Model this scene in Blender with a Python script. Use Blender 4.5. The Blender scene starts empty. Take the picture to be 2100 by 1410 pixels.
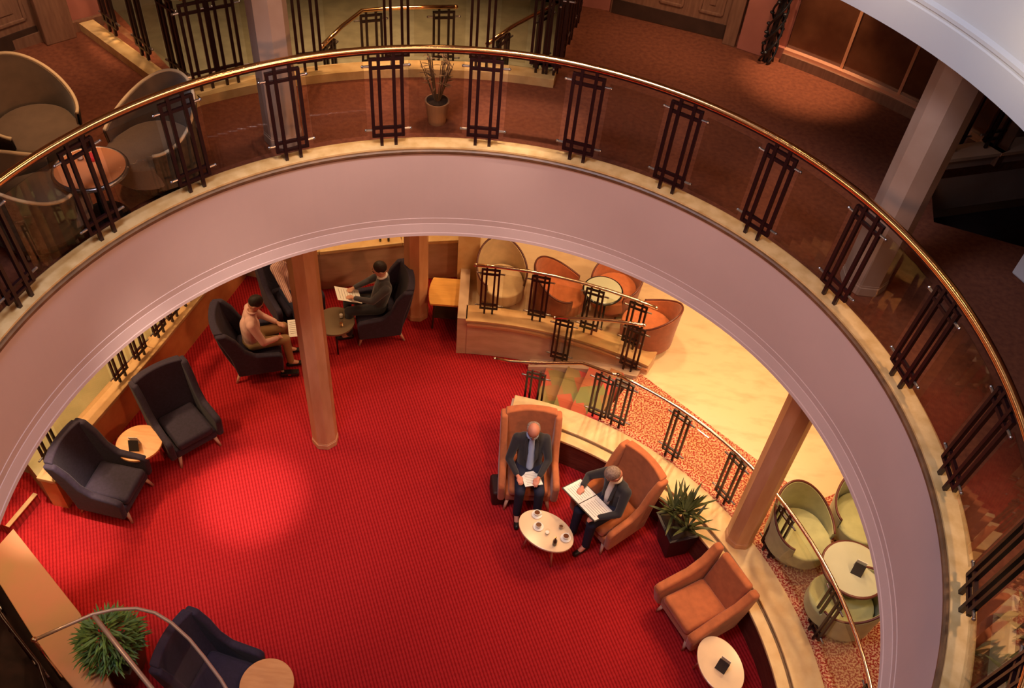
import bpy, bmesh, math, random
from mathutils import Vector, Matrix
random.seed(7)
PI = math.pi
sc = bpy.context.scene
COL = sc.collection

# ------------------------------------------------------------------ camera
F_PX, PITCH, ROLL, CAMZ = 1900.2, 0.829626, 0.104426, 10.95
_u0 = Vector((0, math.sin(PITCH), math.cos(PITCH))); _r0 = Vector((1, 0, 0))
_c, _s = math.cos(ROLL), math.sin(ROLL)
RIGHT = _c*_r0 + _s*_u0
UP = -_s*_r0 + _c*_u0
FWD = Vector((0, math.cos(PITCH), -math.sin(PITCH)))
cam = bpy.data.objects.new('camera', bpy.data.cameras.new('camera')); COL.objects.link(cam)
m = Matrix((RIGHT, UP, -FWD)).transposed().to_4x4(); m.translation = (0, 0, CAMZ)
cam.matrix_world = m
cam.data.sensor_width = 36; cam.data.lens = F_PX*36/2100; cam.data.clip_start = .05
sc.camera = cam
def at(px, py, z=0.0):                      # where the sight line of a photo pixel meets the level z
    d = FWD*F_PX + RIGHT*(px-1050) + UP*(705-py)
    t = (z-CAMZ)/d.z
    return Vector((d.x*t, d.y*t, z))
CX, CY = -0.3816, 4.08                      # centre of the round atrium
def pol(r, a, z=0.0): return Vector((CX+r*math.cos(math.radians(a)), CY+r*math.sin(math.radians(a)), z))

# ------------------------------------------------------------------ colour management, world, lights
sc.view_settings.view_transform = 'Standard'; sc.view_settings.look = 'None'
sc.view_settings.gamma = 1; sc.view_settings.use_curve_mapping = False
sc.view_settings.exposure = 0.35
w = bpy.data.worlds.new('world'); sc.world = w; w.use_nodes = True
w.node_tree.nodes['Background'].inputs[0].default_value = (.80, .60, .55, 1)
w.node_tree.nodes['Background'].inputs[1].default_value = 0.10
def lamp(kind, loc, power, col, size=.3, target=None, spot=60, blend=.6, name='lamp_light'):
    L = bpy.data.lights.new(name, kind); L.energy = power; L.color = col
    if kind == 'AREA': L.shape = 'DISK'; L.size = size
    else: L.shadow_soft_size = size
    if kind == 'SPOT': L.spot_size = math.radians(spot); L.spot_blend = blend
    o = bpy.data.objects.new(name, L); COL.objects.link(o); o.location = loc
    if target is not None:
        o.rotation_euler = (Vector(target)-Vector(loc)).to_track_quat('-Z', 'Y').to_euler()
    return o
WARM = (1, .62, .30); WARMER = (1, .5, .22); COOL = (.80, .80, 1.0)
# daylight-coloured ceiling lights above the void, then two warm area lights inside it
lamp('AREA', (-2.6, 3.0, 14.5), 330, COOL, 2.2, (CX+.6, CY, 0))
lamp('AREA', (-2.9, 2.2, 12.2), 45, (.72, .76, 1), 1.2, pol(3.6, 25, 5.2))
lamp('AREA', pol(2.7, -25, 7.0), 110, (1, .42, .18), .7, pol(3.6, 160, 4.2))  # unseen warm fill added to redden the left fascia
lamp('AREA', (-1.0, 6.0, 7.7), 25, (1, .6, .4), .8, (-1.0, 6.0, 0))
# downlights over the sunken floor; one is added to brighten the stone upstand
for (px, py, e, sp) in ((515, 1020, 2300, 11), (1050, 690, 420, 22), (735, 600, 260, 18), (560, 1060, 420, 30), (395, 1110, 500, 16), (1100, 930, 150, 22), (800, 900, 200, 50), (1210, 1000, 120, 20)):
    t = at(px, py, 0)
    src = Vector((t.x*.55+CX*.45, t.y*.45+CY*.55, 9.4))
    d = src-Vector((CX, CY, 9.4)); d.z = 0
    if d.length > 3.3: src = Vector((CX, CY, 9.4))+d.normalized()*3.3
    lamp('SPOT', src, e*1.5, (1, .76, .6), .06, t, sp, .9)
t = at(135, 1095, 0); lamp('SPOT', (t.x+.25, t.y+.1, 4.15), 800, (1, .74, .56), .05, t, 26, .95)
# warm downlights under the upper deck, over the raised stone floor (right and back)
for (r, a, e) in ((6.1, 84, 70), (6.3, 70, 110), (6.6, 56, 160), (6.0, 42, 120), (5.4, 30, 60), (5.5, 14, 60), (5.3, 0, 60), (5.0, 60, 55), (4.75, 48, 110), (4.4, 76, 30)):
    p = pol(r, a, 4.15); lamp('SPOT', p, e*1.35, WARM, .12, p-Vector((0, 0, 3)), 125, .8)
for (r, a, e) in ((7.35, 112, 45), (7.25, 99, 45), (7.9, 105, 60), (7.4, 142, 170), (7.0, 151, 160), (7.3, 133, 50), (6.2, 166, 60), (5.0, 178, 60), (6.0, 140, 40)):
    p = pol(r, a, 4.15); lamp('SPOT', p, e*1.35, WARM, .12, p-Vector((0, 0, 3)), 120, .8)
# few dim downlights under the third deck, over the brown carpet
for (px, py, e, sp, s0) in ((1650, 165, 105, 42, .04), (1300, 130, 22, 75, .1), (900, 215, 34, 70, .1), (1800, 760, 30, 50, .1), (620, 240, 26, 60, .1), (1480, 330, 12, 70, .1), (180, 330, 34, 60, .1), (2050, 1200, 34, 60, .1), (700, 60, 60, 90, .1), (880, 40, 90, 80, .1), (1650, 440, 18, 50, .1), (330, 60, 20, 80, .1), (285, 85, 60, 30, .05), (120, 60, 30, 60, .1), (1440, 60, 40, 60, .1)):
    t = at(px, py, 5.2); d = t-Vector((CX, CY, 5.2)); rr = max(d.length, 4.3); q = Vector((CX, CY, 5.2))+d.normalized()*rr
    lamp('SPOT', (q.x, q.y, 7.7), e*3.0, (1, .6, .33), s0, t, sp, .9)
# unseen spots added to brighten the walls of the middle deck
for (a, e, r1) in ((144, 70, 7.25), (134, 60, 7.2), (126, 40, 6.0), (73, 60, 7.1), (64, 45, 7.0)):
    lamp('SPOT', pol(r1-1.3, a, 7.6), e, (1, .66, .42), .08, pol(r1, a, 5.6), 80, .9)
# unseen point lamps added inside the third deck's void edge for rail sparkle
for a in range(-20, 181, 20):
    p = pol(3.2, a, 8.3); lamp('POINT', p, 4, (1, .72, .42), .03)

# ------------------------------------------------------------------ materials
MATS = {}
def mat(name, col, rough=.6, metal=0.0, var=0.0, scale=6.0, col2=None, bump=0.0, spec=.4, kind='noise', stretch=(1, 1, 1), coat=0, sheen=0, detail=5, lo=.35, hi=.65, rot=0):
    if name in MATS: return MATS[name]
    M = bpy.data.materials.new(name); M.use_nodes = True; nt = M.node_tree; n = nt.nodes; l = nt.links
    b = n['Principled BSDF']; b.inputs['Base Color'].default_value = (*col, 1)
    b.inputs['Roughness'].default_value = rough; b.inputs['Metallic'].default_value = metal
    b.inputs['Specular IOR Level'].default_value = spec
    if coat: b.inputs['Coat Weight'].default_value = coat; b.inputs['Coat Roughness'].default_value = .12
    if sheen: b.inputs['Sheen Weight'].default_value = sheen; b.inputs['Sheen Roughness'].default_value = .5
    if col2 is None and var: col2 = tuple(max(0, c*(1-var)) for c in col)
    if col2 is not None or bump:
        tc = n.new('ShaderNodeTexCoord'); mp = n.new('ShaderNodeMapping'); l.new(tc.outputs['Object'], mp.inputs[0])
        mp.inputs['Scale'].default_value = stretch; mp.inputs['Rotation'].default_value = (0, 0, rot)
        if kind == 'noise':
            t = n.new('ShaderNodeTexNoise'); t.inputs['Scale'].default_value = scale; t.inputs['Detail'].default_value = detail; out = t.outputs['Fac']
        elif kind == 'voronoi':
            t = n.new('ShaderNodeTexVoronoi'); t.inputs['Scale'].default_value = scale; t.feature = 'DISTANCE_TO_EDGE'; out = t.outputs['Distance']
        elif kind == 'wave':
            t = n.new('ShaderNodeTexWave'); t.inputs['Scale'].default_value = scale; t.inputs['Distortion'].default_value = 1.2; t.inputs['Detail'].default_value = 2; out = t.outputs['Fac']
        l.new(mp.outputs[0], t.inputs['Vector'])
        if col2 is not None:
            r = n.new('ShaderNodeValToRGB'); r.color_ramp.elements[0].position = lo; r.color_ramp.elements[1].position = hi
            r.color_ramp.elements[0].color = (*col2, 1); r.color_ramp.elements[1].color = (*col, 1)
            l.new(out, r.inputs[0]); l.new(r.outputs[0], b.inputs['Base Color'])
        if bump:
            bp = n.new('ShaderNodeBump'); bp.inputs['Strength'].default_value = bump; bp.inputs['Distance'].default_value = .01
            l.new(out, bp.inputs['Height']); l.new(bp.outputs[0], b.inputs['Normal'])
    MATS[name] = M; return M
def glass_mat(name, tint=(.86, .84, .80), refl=1.0):
    M = bpy.data.materials.new(name); M.use_nodes = True; nt = M.node_tree; n = nt.nodes; l = nt.links
    for x in list(n): n.remove(x)
    o = n.new('ShaderNodeOutputMaterial'); mx = n.new('ShaderNodeMixShader'); tr = n.new('ShaderNodeBsdfTransparent'); gl = n.new('ShaderNodeBsdfGlossy')
    fr = n.new('ShaderNodeFresnel'); fr.inputs[0].default_value = 1.5
    ml = n.new('ShaderNodeMath'); ml.operation = 'MULTIPLY'; ml.inputs[1].default_value = refl
    tr.inputs[0].default_value = (*tint, 1); gl.inputs['Roughness'].default_value = .02; gl.inputs['Color'].default_value = (1, 1, 1, 1)
    ge = n.new('ShaderNodeNewGeometry'); sb_ = n.new('ShaderNodeMath'); sb_.operation = 'SUBTRACT'; sb_.inputs[0].default_value = 1; l.new(ge.outputs['Backfacing'], sb_.inputs[1])
    m2 = n.new('ShaderNodeMath'); m2.operation = 'MULTIPLY'; l.new(sb_.outputs[0], m2.inputs[0]); l.new(ml.outputs[0], m2.inputs[1])
    l.new(fr.outputs[0], ml.inputs[0]); l.new(m2.outputs[0], mx.inputs[0]); l.new(tr.outputs[0], mx.inputs[1]); l.new(gl.outputs[0], mx.inputs[2]); l.new(mx.outputs[0], o.inputs[0])
    MATS[name] = M; return M
def red_carpet():
    M = bpy.data.materials.new('red_carpet'); M.use_nodes = True; nt = M.node_tree; n = nt.nodes; l = nt.links; b = n['Principled BSDF']
    b.inputs['Roughness'].default_value = .95; b.inputs['Specular IOR Level'].default_value = .1
    b.inputs['Sheen Weight'].default_value = .25
    b.inputs['Sheen Tint'].default_value = (1, .25, .2, 1)
    tc = n.new('ShaderNodeTexCoord'); mp = n.new('ShaderNodeMapping'); mp.inputs['Rotation'].default_value = (0, 0, math.radians(-24)); l.new(tc.outputs['Object'], mp.inputs[0])
    wv = n.new('ShaderNodeTexWave'); wv.bands_direction = 'X'; wv.inputs['Scale'].default_value = 7.6; wv.inputs['Distortion'].default_value = .8; wv.inputs['Detail'].default_value = 2; wv.inputs['Detail Scale'].default_value = 4
    l.new(mp.outputs[0], wv.inputs['Vector'])
    w2 = n.new('ShaderNodeTexWave'); w2.bands_direction = 'Y'; w2.inputs['Scale'].default_value = 5.0; w2.inputs['Distortion'].default_value = 3; w2.inputs['Detail Scale'].default_value = 3; l.new(mp.outputs[0], w2.inputs['Vector'])
    ad = n.new('ShaderNodeMath'); ad.operation = 'MULTIPLY'; l.new(wv.outputs['Fac'], ad.inputs[0]); l.new(w2.outputs['Fac'], ad.inputs[1])
    av = n.new('ShaderNodeMath'); av.operation = 'ADD'; l.new(ad.outputs[0], av.inputs[0]); l.new(wv.outputs['Fac'], av.inputs[1])
    br = n.new('ShaderNodeValToRGB'); br.color_ramp.elements[0].position = .15; br.color_ramp.elements[1].position = 1.2 if False else 1.0
    br.color_ramp.elements[0].color = (.27, .008, .010, 1); br.color_ramp.elements[1].color = (.46, .020, .024, 1); l.new(av.outputs[0], br.inputs[0])
    ns = n.new('ShaderNodeTexNoise'); ns.inputs['Scale'].default_value = 45; l.new(tc.outputs['Object'], ns.inputs['Vector'])
    mx = n.new('ShaderNodeMixRGB'); mx.blend_type = 'MULTIPLY'; mx.inputs[0].default_value = .3; l.new(br.outputs[0], mx.inputs[1]); l.new(ns.outputs['Fac'], mx.inputs[2])
    l.new(mx.outputs[0], b.inputs['Base Color']); MATS['red_carpet'] = M; return M
def plaid_carpet():
    M = bpy.data.materials.new('plaid_carpet'); M.use_nodes = True; nt = M.node_tree; n = nt.nodes; l = nt.links; b = n['Principled BSDF']; b.inputs['Roughness'].default_value = .9
    tc = n.new('ShaderNodeTexCoord'); mp = n.new('ShaderNodeMapping'); mp.inputs['Rotation'].default_value = (0, 0, math.radians(-14)); l.new(tc.outputs['Object'], mp.inputs[0])
    a = n.new('ShaderNodeTexBrick'); a.inputs['Scale'].default_value = 1; a.inputs['Brick Width'].default_value = .22; a.inputs['Row Height'].default_value = .30; a.inputs['Mortar Size'].default_value = 0
    a.offset = .5; a.inputs['Color1'].default_value = (.62, .05, .05, 1); a.inputs['Color2'].default_value = (.20, .22, .07, 1)
    l.new(mp.outputs[0], a.inputs['Vector']); l.new(a.outputs[0], b.inputs['Base Color']); MATS['plaid_carpet'] = M; return M
RED = red_carpet(); PLAID = plaid_carpet()
PATTERN = mat('patterned_carpet', (.70, .42, .23), .95, col2=(.34, .028, .018), scale=40, kind='noise', detail=1.5, lo=.44, hi=.58)
BROWN = mat('brown_carpet', (.20, .058, .024), .95, col2=(.12, .030, .013), scale=20, lo=.25, hi=.7, bump=.2)
SHADEC = mat('shade_dark_floor', (.030, .012, .010), .95, var=.4)  # near-black colour that stands in for shade
MARBLE = mat('cream_marble', (.80, .59, .37), .28, col2=(.68, .46, .27), scale=2.6, detail=8, lo=.25, hi=.52, stretch=(1, 2.6, 1), rot=.5)
MARBLE2 = mat('green_marble', (.42, .36, .20), .3, col2=(.28, .26, .14), scale=2.2, detail=8, lo=.25, hi=.6)
STONE = mat('travertine', (.66, .47, .32), .55, col2=(.54, .36, .23), scale=2.6, detail=8, stretch=(1, 1, 3))
STONE2 = mat('travertine_ledge', (.66, .42, .20), .4, col2=(.52, .30, .13), scale=3, detail=8)
ORSTONE = mat('terracotta_stone', (.72, .30, .11), .5, col2=(.60, .22, .08), scale=4, detail=8)
PINKST = mat('pink_stone', (.60, .25, .14), .5, col2=(.50, .27, .12), scale=2.2, detail=8)
CAP = mat('cream_cap', (.82, .60, .30), .35, col2=(.70, .45, .20), scale=4, stretch=(1, 1, 1), detail=6)
LEDGE = mat('maple_ledge', (.74, .52, .24), .35, col2=(.56, .35, .13), scale=5, stretch=(1.5, 1.5, 1), detail=8, lo=.3, hi=.62)
LIP = mat('walnut_lip', (.17, .085, .04), .4, var=.4, scale=10)
PLASTER = mat('plaster', (.56, .43, .41), .75, var=.06, scale=1.2, spec=.2)
WHITE = mat('white_plaster', (.46, .49, .56), .6, var=.04, scale=1.5)
CEIL = mat('ceiling_paint', (.55, .48, .42), .8)
BWOOD = mat('red_brown_wood', (.15, .045, .028), .4, col2=(.09, .022, .015), scale=5, stretch=(1, 1, 8))
DOORW = mat('door_wood', (.25, .125, .075), .5, col2=(.19, .09, .055), scale=4, stretch=(8, 8, 1))
DARKW = mat('dark_wood', (.06, .03, .02), .5, var=.3)
PINKW = mat('pink_wall', (.42, .15, .11), .6, var=.12, scale=3)
COLW = mat('column_marble', (.68, .38, .21), .42, col2=(.54, .26, .12), scale=2.6, detail=6, stretch=(2, 2, .4))
COLG = mat('column_cream', (.40, .29, .23), .4, col2=(.33, .225, .17), scale=2, detail=7)
BRASS = mat('polished_brass', (.86, .47, .20), .16, 1.0)
PALEBR = mat('pale_brass', (.85, .62, .46), .2, 1.0)
CHROME = mat('chrome', (.34, .31, .30), .35, 1.0)
IRON = mat('black_iron', (.022, .006, .007), .32, .3, spec=.6)
BLACK = mat('black_gloss', (.012, .012, .014), .2, 0, spec=.6)
NAVY = mat('navy_fabric', (.030, .020, .046), .8, var=.3, scale=30, sheen=.08, bump=.15)
ORANGE = mat('orange_fabric', (.50, .145, .050), .8, var=.18, scale=12, sheen=.2, bump=.1)
RUST = mat('rust_fabric', (.34, .095, .042), .75, var=.2, scale=12, sheen=.2)
GREEN = mat('pale_green_fabric', (.42, .42, .20), .8, var=.12, scale=10, sheen=.2)
OLIVE = mat('olive_fabric', (.09, .06, .03), .85, col2=(.05, .03, .015), scale=14)
BEIGE = mat('beige_fabric', (.15, .09, .05), .85, var=.15, scale=10, sheen=.2)
CREAMF = mat('cream_fabric', (.66, .48, .28), .85, var=.12, scale=10)
TRIM = mat('rosewood_trim', (.13, .035, .025), .35, var=.3)
PALEL = mat('pale_leg', (.60, .36, .26), .4)
BEECH = mat('beech_top', (.78, .40, .16), .3, col2=(.70, .33, .12), scale=4, stretch=(1, 5, 1), coat=.3)
PALETOP = mat('cream_top', (.84, .62, .40), .25, var=.08, scale=4, coat=.3)
YTOP = mat('yellow_maple', (.86, .46, .12), .3, col2=(.76, .38, .09), scale=4, stretch=(1, 5, 1), coat=.3)
GTOP = mat('celadon_top', (.50, .50, .36), .18, var=.08, scale=3, coat=.4)
PAPER = mat('paper', (.86, .84, .80), .7)
DPAPER = mat('dark_card', (.05, .04, .035), .5)
INK = mat('ink', (.30, .26, .24), .8)
SKIN = mat('skin', (.62, .32, .22), .55); SKIN2 = mat('ruddy_skin', (.60, .24, .16), .55)
SUIT = mat('charcoal_suit', (.022, .020, .026), .85, sheen=.2); SUIT2 = mat('dark_suit', (.035, .030, .040), .85, sheen=.2)
BLUESH = mat('blue_shirt', (.34, .42, .62), .8); PINKSH = mat('pink_shirt', (.74, .44, .38), .8, var=.06, scale=8)
STRIPE = mat('striped_shirt', (.72, .48, .40), .8, col2=(.36, .20, .20), kind='wave', scale=14, lo=.4, hi=.6)
KHAKI = mat('khaki_cloth', (.36, .22, .10), .85, var=.1); NAVYT = mat('navy_trouser', (.014, .016, .04), .85)
WSHIRT = mat('white_shirt', (.80, .76, .74), .8); GREYJ = mat('grey_jumper', (.05, .045, .055), .9, sheen=.3)
HAIRD = mat('dark_hair', (.020, .010, .008), .6, bump=.6, scale=60); HAIRG = mat('grey_hair', (.34, .25, .20), .7, col2=(.2, .13, .1), bump=.5, scale=50)
SHOE = mat('shoe', (.015, .01, .01), .35)
LEAFD = mat('dracaena_leaf', (.10, .11, .035), .45, col2=(.035, .045, .015), scale=9)
LEAFG = mat('fern_leaf', (.13, .25, .045), .5, col2=(.05, .12, .03), scale=9)
POT = mat('dark_planter', (.030, .018, .022), .4); SOIL = mat('soil', (.035, .02, .012), .95)
CLAY = mat('clay_pot', (.42, .22, .11), .6)
CERAM = mat('white_ceramic', (.85, .82, .76), .2); TEA = mat('tea', (.14, .05, .02), .1); BOTTLE = mat('dark_bottle', (.04, .035, .02), .1, spec=.8)
NAPKIN = mat('red_napkin', (.60, .03, .03), .8)
GLASS = glass_mat('balustrade_glass', (.88, .86, .82), 1.3); GLASS2 = glass_mat('lower_glass', (.93, .92, .88), 1.0); CUPG = glass_mat('tumbler_glass', (.9, .9, .88), 1.5)
DGLASS = mat('bronze_glass', (.12, .045, .02), .12, spec=.8, col2=(.07, .022, .010), scale=3)
GREYB = mat('grey_plastic', (.45, .42, .42), .5)

# ------------------------------------------------------------------ mesh helpers
class MB:
    def __init__(s): s.v = []; s.f = []
    def add(s, vs, fs, M=None):
        b = len(s.v)
        for p in vs:
            p = Vector(p); s.v.append(M @ p if M is not None else p)
        for f in fs: s.f.append([b+i for i in f])
        return s
    def box(s, c, d, rz=0, M=None):
        x, y, z = (k/2 for k in d); R = Matrix.Translation(c) @ Matrix.Rotation(rz, 4, 'Z')
        if M is not None: R = M @ R
        return s.add([(i, j, k) for i in (-x, x) for j in (-y, y) for k in (-z, z)], [(0, 1, 3, 2), (4, 6, 7, 5), (0, 4, 5, 1), (2, 3, 7, 6), (0, 2, 6, 4), (1, 5, 7, 3)], R)
    def cyl(s, a, b, r0, r1=None, n=12, caps=True):
        a = Vector(a); b = Vector(b); r1 = r0 if r1 is None else r1; d = (b-a).normalized()
        x = d.orthogonal().normalized(); y = d.cross(x); o = len(s.v)
        for (p, r) in ((a, r0), (b, r1)):
            for i in range(n):
                t = 2*PI*i/n; s.v.append(p+x*math.cos(t)*r+y*math.sin(t)*r)
        for i in range(n): j = (i+1) % n; s.f.append([o+i, o+j, o+n+j, o+n+i])
        if caps: s.f.append([o+i for i in range(n)][::-1]); s.f.append([o+n+i for i in range(n)])
        return s
    def ball(s, c, r, n=14, m=9, M=None):
        if not hasattr(r, '__len__'): r = (r, r, r)
        vs = [(0, 0, r[2])]
        for j in range(1, m):
            ph = PI*j/m
            for i in range(n): t = 2*PI*i/n; vs.append((r[0]*math.sin(ph)*math.cos(t), r[1]*math.sin(ph)*math.sin(t), r[2]*math.cos(ph)))
        vs.append((0, 0, -r[2])); fs = []
        for i in range(n): fs.append((0, 1+i, 1+(i+1) % n))
        for j in range(m-2):
            for i in range(n): a = 1+j*n+i; b = 1+j*n+(i+1) % n; fs.append((a, a+n, b+n, b))
        L = len(vs)-1; q = 1+(m-2)*n
        for i in range(n): fs.append((q+i, L, q+(i+1) % n))
        T = Matrix.Translation(c)
        if M is not None: T = T @ M
        return s.add(vs, fs, T)
    def cone(s, a, b, r0, r1):               # tapered limb with round ends
        s.cyl(a, b, r0, r1, 14); s.ball(a, r0); s.ball(b, r1); return s
    def tube(s, pts, r, n=10, closed=False):
        pts = [Vector(p) for p in pts]; N = len(pts); o = len(s.v); up = Vector((0, 0, 1))
        for i, p in enumerate(pts):
            if closed: d = pts[(i+1) % N]-pts[i-1]
            else: d = pts[min(i+1, N-1)]-pts[max(i-1, 0)]
            d.normalize(); x = d.cross(up)
            if x.length < 1e-3: x = Vector((1, 0, 0))
            x.normalize(); y = x.cross(d); rr = r[i] if hasattr(r, '__len__') else r
            for k in range(n): t = 2*PI*k/n; s.v.append(p+x*math.cos(t)*rr+y*math.sin(t)*rr)
        for i in range(N if closed else N-1):
            for k in range(n):
                a = o+i*n+k; b = o+i*n+(k+1) % n; c = o+((i+1) % N)*n+(k+1) % n; d = o+((i+1) % N)*n+k; s.f.append([a, b, c, d])
        if not closed: s.f.append([o+k for k in range(n)][::-1]); s.f.append([o+(N-1)*n+k for k in range(n)])
        return s
    def prism(s, poly, z0, z1):               # vertical prism on a plan polygon
        n = len(poly); o = len(s.v)
        for z in (z0, z1):
            for p in poly: s.v.append(Vector((p[0], p[1], z)))
        for i in range(n): j = (i+1) % n; s.f.append([o+i, o+j, o+n+j, o+n+i])
        s.f.append([o+i for i in range(n)][::-1]); s.f.append([o+n+i for i in range(n)]); return s
    def extr(s, poly, axis_d, M=None):        # polygon of 3-d points pushed along a vector
        n = len(poly); d = Vector(axis_d); vs = [Vector(p) for p in poly]+[Vector(p)+d for p in poly]
        fs = [[i, (i+1) % n, n+(i+1) % n, n+i] for i in range(n)]+[list(range(n))[::-1], [n+i for i in range(n)]]
        return s.add(vs, fs, M)
    def sweep(s, prof, a0, a1, step=2.5, closed=True, cx=CX, cy=CY):   # profile of (r, z) turned about the atrium axis
        full = abs(a1-a0) >= 359.9; N = max(2, int(abs(a1-a0)/step)+1); k = len(prof); o = len(s.v)
        cnt = N if full else N+1
        for i in range(cnt):
            t = math.radians(a0+(a1-a0)*i/N)
            for (r, z) in prof: s.v.append(Vector((cx+r*math.cos(t), cy+r*math.sin(t), z)))
        for i in range(N):
            for j in range(k if closed else k-1):
                a = o+i*k+j; b = o+i*k+(j+1) % k; c = o+((i+1) % cnt)*k+(j+1) % k; d = o+((i+1) % cnt)*k+j; s.f.append([a, b, c, d])
        if closed and not full: s.f.append([o+j for j in range(k)]); s.f.append([o+N*k+j for j in range(k)][::-1])
        return s
    def build(s, name, material, parent=None, bevel=0, smooth=False, seg=2, remesh=0, subd=0):
        me = bpy.data.meshes.new(name); me.from_pydata([tuple(v) for v in s.v], [], s.f); me.validate()
        b = bmesh.new(); b.from_mesh(me); bmesh.ops.recalc_face_normals(b, faces=b.faces[:]); b.to_mesh(me); b.free()
        me.materials.append(material); o = bpy.data.objects.new(name, me); COL.objects.link(o)
        if parent is not None: o.parent = parent
        if remesh:
            md = o.modifiers.new('r', 'REMESH'); md.mode = 'VOXEL'; md.voxel_size = remesh; md.use_smooth_shade = True
            ms = o.modifiers.new('s', 'SMOOTH'); ms.factor = .6; ms.iterations = 5
        if bevel: md = o.modifiers.new('b', 'BEVEL'); md.width = bevel; md.segments = seg; md.limit_method = 'ANGLE'; md.angle_limit = math.radians(35)
        if subd: md = o.modifiers.new('u', 'SUBSURF'); md.levels = md.render_levels = subd
        if smooth:
            for p in me.polygons: p.use_smooth = True
            if not remesh and not subd:
                e = o.modifiers.new('w', 'WEIGHTED_NORMAL') if bevel else None
                if e: e.keep_sharp = True
        return o
def flatten(o):                                # bake modifiers into the mesh so copies stay cheap
    dg = bpy.context.evaluated_depsgraph_get(); me = bpy.data.meshes.new_from_object(o.evaluated_get(dg)); o.modifiers.clear(); o.data = me; return o
def tag(o, label=None, cat=None, group=None, kind=None):
    if label: o['label'] = label
    if cat: o['category'] = cat
    if group: o['group'] = group
    if kind: o['kind'] = kind
    return o
def struct(name, mb, material, parent=None, **k):
    o = mb.build(name, material, parent, **k); o['kind'] = 'structure'; return o
def thing(name, loc, rz, label, cat, group=None):
    o = bpy.data.objects.new(name, None); COL.objects.link(o); o.location = loc; o.rotation_euler = (0, 0, rz); o.empty_display_size = .1
    return tag(o, label, cat, group)
def copy_tree(o, parent=None):
    c = o.copy(); COL.objects.link(c); c.parent = parent
    for ch in list(o.children): copy_tree(ch, c)
    return c
def place(proto, used, loc, rz, label, group=None, sc_=1.0):
    o = proto if not used else copy_tree(proto)
    o.location = loc; o.rotation_euler = (0, 0, rz); o['label'] = label; o.scale = (sc_, sc_, sc_)
    if group: o['group'] = group
    return o
def facing(v): return math.atan2(v.y, v.x)-PI/2    # local +y turned onto v
def curve_slab(name, outer, holes, z0, z1, material):   # flat slab with round holes
    cu = bpy.data.curves.new(name, 'CURVE'); cu.dimensions = '2D'; cu.fill_mode = 'BOTH'; cu.extrude = (z1-z0)/2
    for poly in [outer]+holes:
        sp = cu.splines.new('POLY'); sp.points.add(len(poly)-1); sp.use_cyclic_u = True
        for i, p in enumerate(poly): sp.points[i].co = (p[0], p[1], 0, 1)
    t = bpy.data.objects.new(name, cu); COL.objects.link(t)
    dg = bpy.context.evaluated_depsgraph_get(); me = bpy.data.meshes.new_from_object(t.evaluated_get(dg))
    bpy.data.objects.remove(t); me.transform(Matrix.Translation((0, 0, (z0+z1)/2))); me.materials.clear(); me.materials.append(material)
    o = bpy.data.objects.new(name, me); COL.objects.link(o); o['kind'] = 'structure'; return o
def arc(r, a0, a1, n=40): return [tuple(pol(r, a0+(a1-a0)*i/n)[:2]) for i in range(n+1)]

# ------------------------------------------------------------------ lower level shell
Z1 = .55                                       # raised floor round the sunken carpet
struct('floor', MB().prism(arc(9.6, 0, 357, 80), -.1, 0), RED)
struct('wall_outer', MB().sweep([(9.3, 0), (9.6, 0), (9.6, 4.6), (9.3, 4.6)], 0, 360, 4), STONE)
# patterned carpet behind the curved wall, up to the marble
cA, cB, cC = Vector((1.93, 9.22)), Vector((4.29, 7.21)), Vector((4.81, 7.51))
far = pol(9.28, 33)
pat = arc(4.42, -75, 67.5, 60)+[(cA.x, cA.y), (cB.x, cB.y), (cC.x, cC.y)]+arc(9.28, 28, -75, 40)
struct('floor_carpet', MB().prism(pat, 0, Z1), PATTERN)
marb = [(cA.x, cA.y)]+arc(5.66, 65.8, 93.4, 12)[::1]+[tuple(pol(9.28, 93.4)[:2])]+arc(9.28, 92, 28, 30)+[(cC.x, cC.y), (cB.x, cB.y)]
struct('floor_marble', MB().prism(marb, 0, Z1), MARBLE)
# stone upstand that carries the back railing
struct('trim_1', MB().sweep([(5.64, 0), (5.92, 0), (5.92, .76), (5.64, .76)], 64.5, 93.4, 2), STONE, bevel=.01)
struct('trim_2', MB().sweep([(5.60, .66), (5.65, .66), (5.65, .70), (5.60, .70)], 64.5, 93.4, 2), PINKST)
struct('trim_3', MB().sweep([(5.61, .76), (5.94, .76), (5.94, .79), (5.61, .79)], 64.5, 93.6, 2), STONE2)
p0, p1 = pol(5.62, 93.6), pol(9.28, 93.6)
struct('wall_divider', MB().prism([tuple(pol(5.65, 93.4)[:2]), tuple(pol(5.65, 94.9)[:2]), tuple(pol(9.28, 94.4)[:2]), tuple(pol(9.28, 93.4)[:2])], 0, .79), STONE)
struct('wall_pier', MB().prism([tuple(pol(6.75, 92.3)[:2]), tuple(pol(6.75, 95.2)[:2]), tuple(pol(7.3, 95.0)[:2]), tuple(pol(7.3, 92.3)[:2])], .0, 4.25), CAP)
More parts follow.
